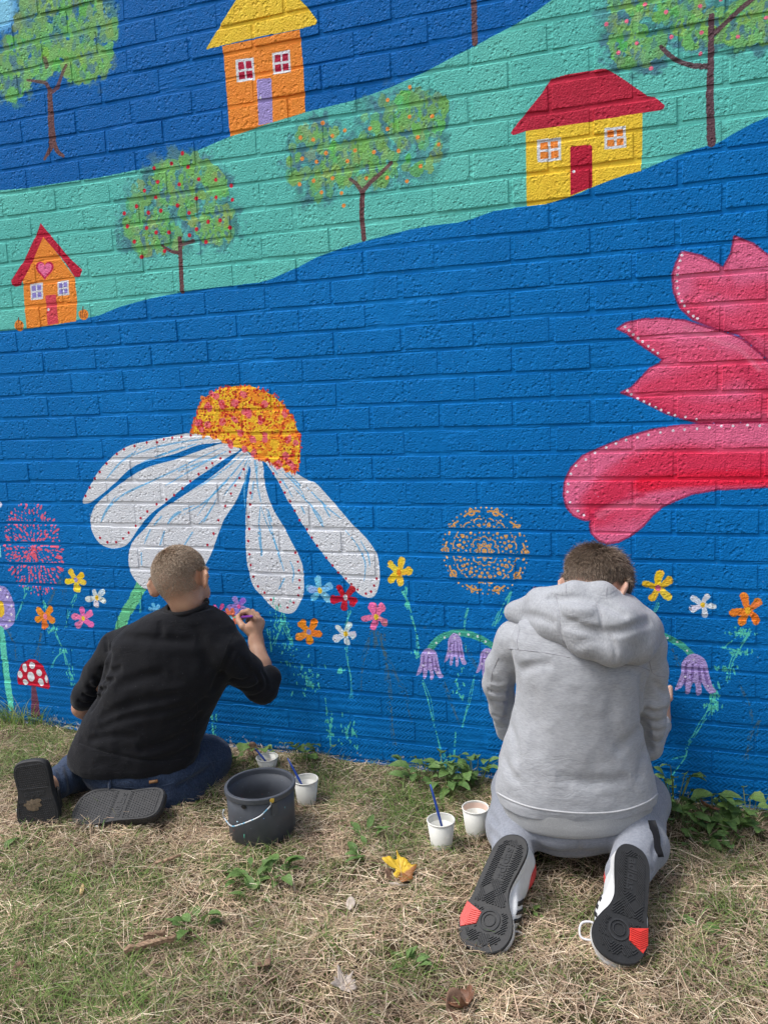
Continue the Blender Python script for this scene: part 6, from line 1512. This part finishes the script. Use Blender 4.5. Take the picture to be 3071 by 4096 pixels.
SOLE = np.array([(0, 0), (.085, .025), (.135, .09), (.152, .18), (.152, .32), (.148, .45), (.142, .58), (.150, .66), (.155, .78), (.125, .88), (.06, .96), (-.06, 1.0), (-.18, .985), (-.265, .93), (-.298, .84), (-.285, .75), (-.235, .66), (-.165, .56), (-.132, .45), (-.142, .30), (-.148, .16), (-.13, .08), (-.08, .02)])
def trainer(heel, toe, normal, L, side, label):
    L = float(np.linalg.norm(toe - heel))
    return trainer_(heel, toe, normal, L, side, label)
def trainer_(heel, toe, normal, L, side, label):
    """side +1: outer edge to the viewer's right"""
    fr = frame_of(heel, toe, normal); x, y, z = fr
    if x @ VIEW_X < 0: x = -x
    fr = (x * side, y, z); X = x * side; o = heel.copy()
    # toe end of the outline is offset to the inside; centre it on the traced toe
    sh = np.array([.075, 0]); ol = smooth_pts(SOLE + np.outer(SOLE[:, 1], sh), True, 3)
    e = empty('trainer', (0, 0, 0)); e.parent = boyB; e.matrix_basis = Matrix.Translation(-Vector(boyB.location)); e['label'] = label
    slab('outsole', ol, -.009, 0, fr, o, L, e, RUBBER, .02)
    c = ol.mean(0); slab('midsole', c + (ol - c) * .985, -.026, -.0085, fr, o, L, e, WHITEL, .03)
    inner = c + (ol - c) * np.array([.80, .90])
    W2 = lambda q, zz=.0: o + X * q[0] * L + y * q[1] * L + z * zz
    off = lambda v: np.array([v[0] + sh[0] * v[1], v[1]])
    circ = off((-.085, .745)); rc = .088
    red = [off(q) for q in ((.0, .705), (.150, .655), (.154, .79), (.118, .862), (.004, .80))]
    def ridge(V, Fs, a, b, w, hgt):
        d = nrm(np.append(b - a, 0))[:2]; s_ = np.array([-d[1], d[0]]) * w / 2; s0 = len(V)
        for q in (a - s_, a + s_, b + s_, b - s_): V.append(W2(q, .0002))
        for q in (a - s_ * .6, a + s_ * .6, b + s_ * .6, b - s_ * .6): V.append(W2(q, hgt))
        Fs += [(s0 + 4, s0 + 5, s0 + 6, s0 + 7), (s0, s0 + 1, s0 + 5, s0 + 4), (s0 + 2, s0 + 3, s0 + 7, s0 + 6), (s0 + 1, s0 + 2, s0 + 6, s0 + 5), (s0 + 3, s0, s0 + 4, s0 + 7)]
    V, Fs = [], []; stp = .0235
    for j in range(-14, 48):
        y0 = j * stp; P = [np.array([xx, y0 + .10 * abs(((xx * 5.5 + .3 + .5 * math.floor(y0 * 2.2)) % 1) - .5) * 2]) for xx in np.arange(-.30, .31, .012)]
        for a, b in zip(P[:-1], P[1:]):
            a, b = off(a), off(b); m = (a + b) / 2
            if not (in_poly(inner, a) and in_poly(inner, b)): continue
            if np.hypot(*(m - circ)) < rc + .02 or in_poly([q for q in (np.array(red) - np.mean(red, 0)) * 1.16 + np.mean(red, 0)], m): continue
            if .62 < m[1] < .665 + .0 or .825 < m[1] < .85: continue
            if abs(m[0] - off((.0, m[1]))[0]) < .045 and .11 < m[1] < .42: continue
            ridge(V, Fs, a, b, .0115, .0024)
    tr = link('tread_ridges', mesh_py('tread_ridges', V, Fs), e, RUBBER2); tr['kind'] = 'stuff'
    for r0, r1 in ((rc, rc * .80), (rc * .58, rc * .50)):
        V, Fs = [], []
        for k in range(32):
            a = 2 * math.pi * k / 32
            for rr_, zz in ((r0, .0002), (r0 * .99, .0022), (r1, .0022), (r1 * 1.01, .0002)): V.append(W2(circ + rr_ * np.array([math.cos(a), math.sin(a)]), zz))
        for k in range(32):
            for q in range(3): Fs.append((4 * k + q, 4 * ((k + 1) % 32) + q, 4 * ((k + 1) % 32) + q + 1, 4 * k + q + 1))
        link('pivot_ring', mesh_py('pivot_ring', V, Fs), e, RUBBER2)
    V = [W2(q, .0003) for q in red] + [W2(np.mean(red, 0) + (q - np.mean(red, 0)) * .96, .0022) for q in red]; n = len(red)
    rp = link('red_pad', mesh_py('red_pad', V, [tuple(range(n, 2 * n))] + [(k, (k + 1) % n, n + (k + 1) % n, n + k) for k in range(n)]), e, REDR)
    V, Fs = [], []
    for j in range(9):
        a = off((.01 + .0 * j, .705 + .016 * j)); b = off((.085, .69 + .016 * j + .02)); b2 = off((.150, .66 + .016 * j))
        for p_, q_ in ((a, b), (b, b2)):
            for u0, u1 in ((0, .5), (.5, 1)):
                s_, t_ = p_ + (q_ - p_) * u0, p_ + (q_ - p_) * u1
                if in_poly(red, s_) and in_poly(red, t_): ridge(V, Fs, s_, t_, .009, .0042)
    if V: link('red_ridges', mesh_py('red_ridges', V, Fs), rp, REDR)
    lettering('adidas', .11, off((.0, .265)), (math.pi / 2 if side > 0 else -math.pi / 2), .0003, (fr[0], fr[1], fr[2]) if np.cross(fr[0], fr[1]) @ fr[2] > 0 else (-fr[0], fr[1], fr[2]), o if np.cross(fr[0], fr[1]) @ fr[2] > 0 else o + X * 2 * off((.0, .265))[0] * L, L, e, RUBBER2)
    # upper: a foot shape under the sole
    pts = [W2(off(q), zz) for q, zz in (((0, .10), -.045), ((0, .10), -.080), ((-.01, .32), -.060), ((-.04, .58), -.048), ((-.07, .80), -.040))]
    P = np.array([W2(q) for q in ol]); u = Field(P.min(0) - .13, P.max(0) + .13, .004)
    u.chain([W2(off((0, .11)), -.034), W2(off((.005, .35)), -.036), W2(off((-.03, .60)), -.036), W2(off((-.07, .84)), -.034)], [.034, .035, .048, .042], .02)
    u.chain([W2(off((0, .10)), -.072), W2(off((0, .30)), -.075), W2(off((-.03, .55)), -.056), W2(off((-.06, .78)), -.042)], [.034, .034, .040, .038], .02)
    u.halfspace(W2((0, 0), -.022), -z, .004); up_ = u.mesh('upper', e, WHITEL)
    inn = -X; st = [(.40, .50), (.47, .57), (.54, .64)]
    for a, b in st:                                              # three dark stripes on the inner flank
        for dirn in (inn, X):
            V, Fs = [], []
            base_in = lambda t: off((-.14 if dirn is inn else .14, t))
            for t0 in np.linspace(0, 1, 6):
                for wdt in (0, .036):
                    tt = a + (b - a) * (1 - t0) + wdt; start = W2(off((0, tt)), -.026 - .042 * t0) + dirn * .09
                    pnt = start.copy(); dd = -dirn; s_ = 0.0
                    while s_ < .09 and u.value(pnt) > .0004: pnt = pnt + dd * .001; s_ += .001
                    V.append(pnt - dd * .0012)
            for k in range(5): Fs.append((2 * k, 2 * k + 1, 2 * k + 3, 2 * k + 2))
            ob = link('stripe', mesh_py('stripe', V, Fs), e, BLACKL, True); so = ob.modifiers.new('thick', 'SOLIDIFY'); so.thickness = .0015; so.offset = 0
    V, Fs = [], []; ring = []
    for k in range(25):
        a = 2 * math.pi * k / 24; ring.append(W2(off((.125 * math.cos(a), .20 + .17 * math.sin(a))), -.088))
    V, Fs = tube(np.array(ring), .008, 8); link('collar', mesh_py('collar', V, Fs), e, REDL, True)
    a = W2(off((-.20, .72)), -.050); lp = [a, a - X * .016 + y * -.008, a - X * .034 + y * -.002 - z * .004, a - X * .037 + y * .012 - z * .008, a - X * .030 + y * .026 - z * .010, a - X * .010 + y * .026 - z * .004]
    V, Fs = tube(smooth_pts(np.array(lp), False, 4), .0024, 6); link('lace', mesh_py('lace', V, Fs), e, LACE, True)
    return e
trainer(at(1116, 1802, -.560), at(1024, 2054, -.780), nrm([-.20, -.70, .66]), .250, -1, 'left trainer sole leaning outward beside the white cups')
trainer(at(1366, 1824, -.560), at(1334, 2080, -.765), nrm([.24, -.72, .62]), .250, 1, 'right trainer sole standing straight with its lace on the inside')
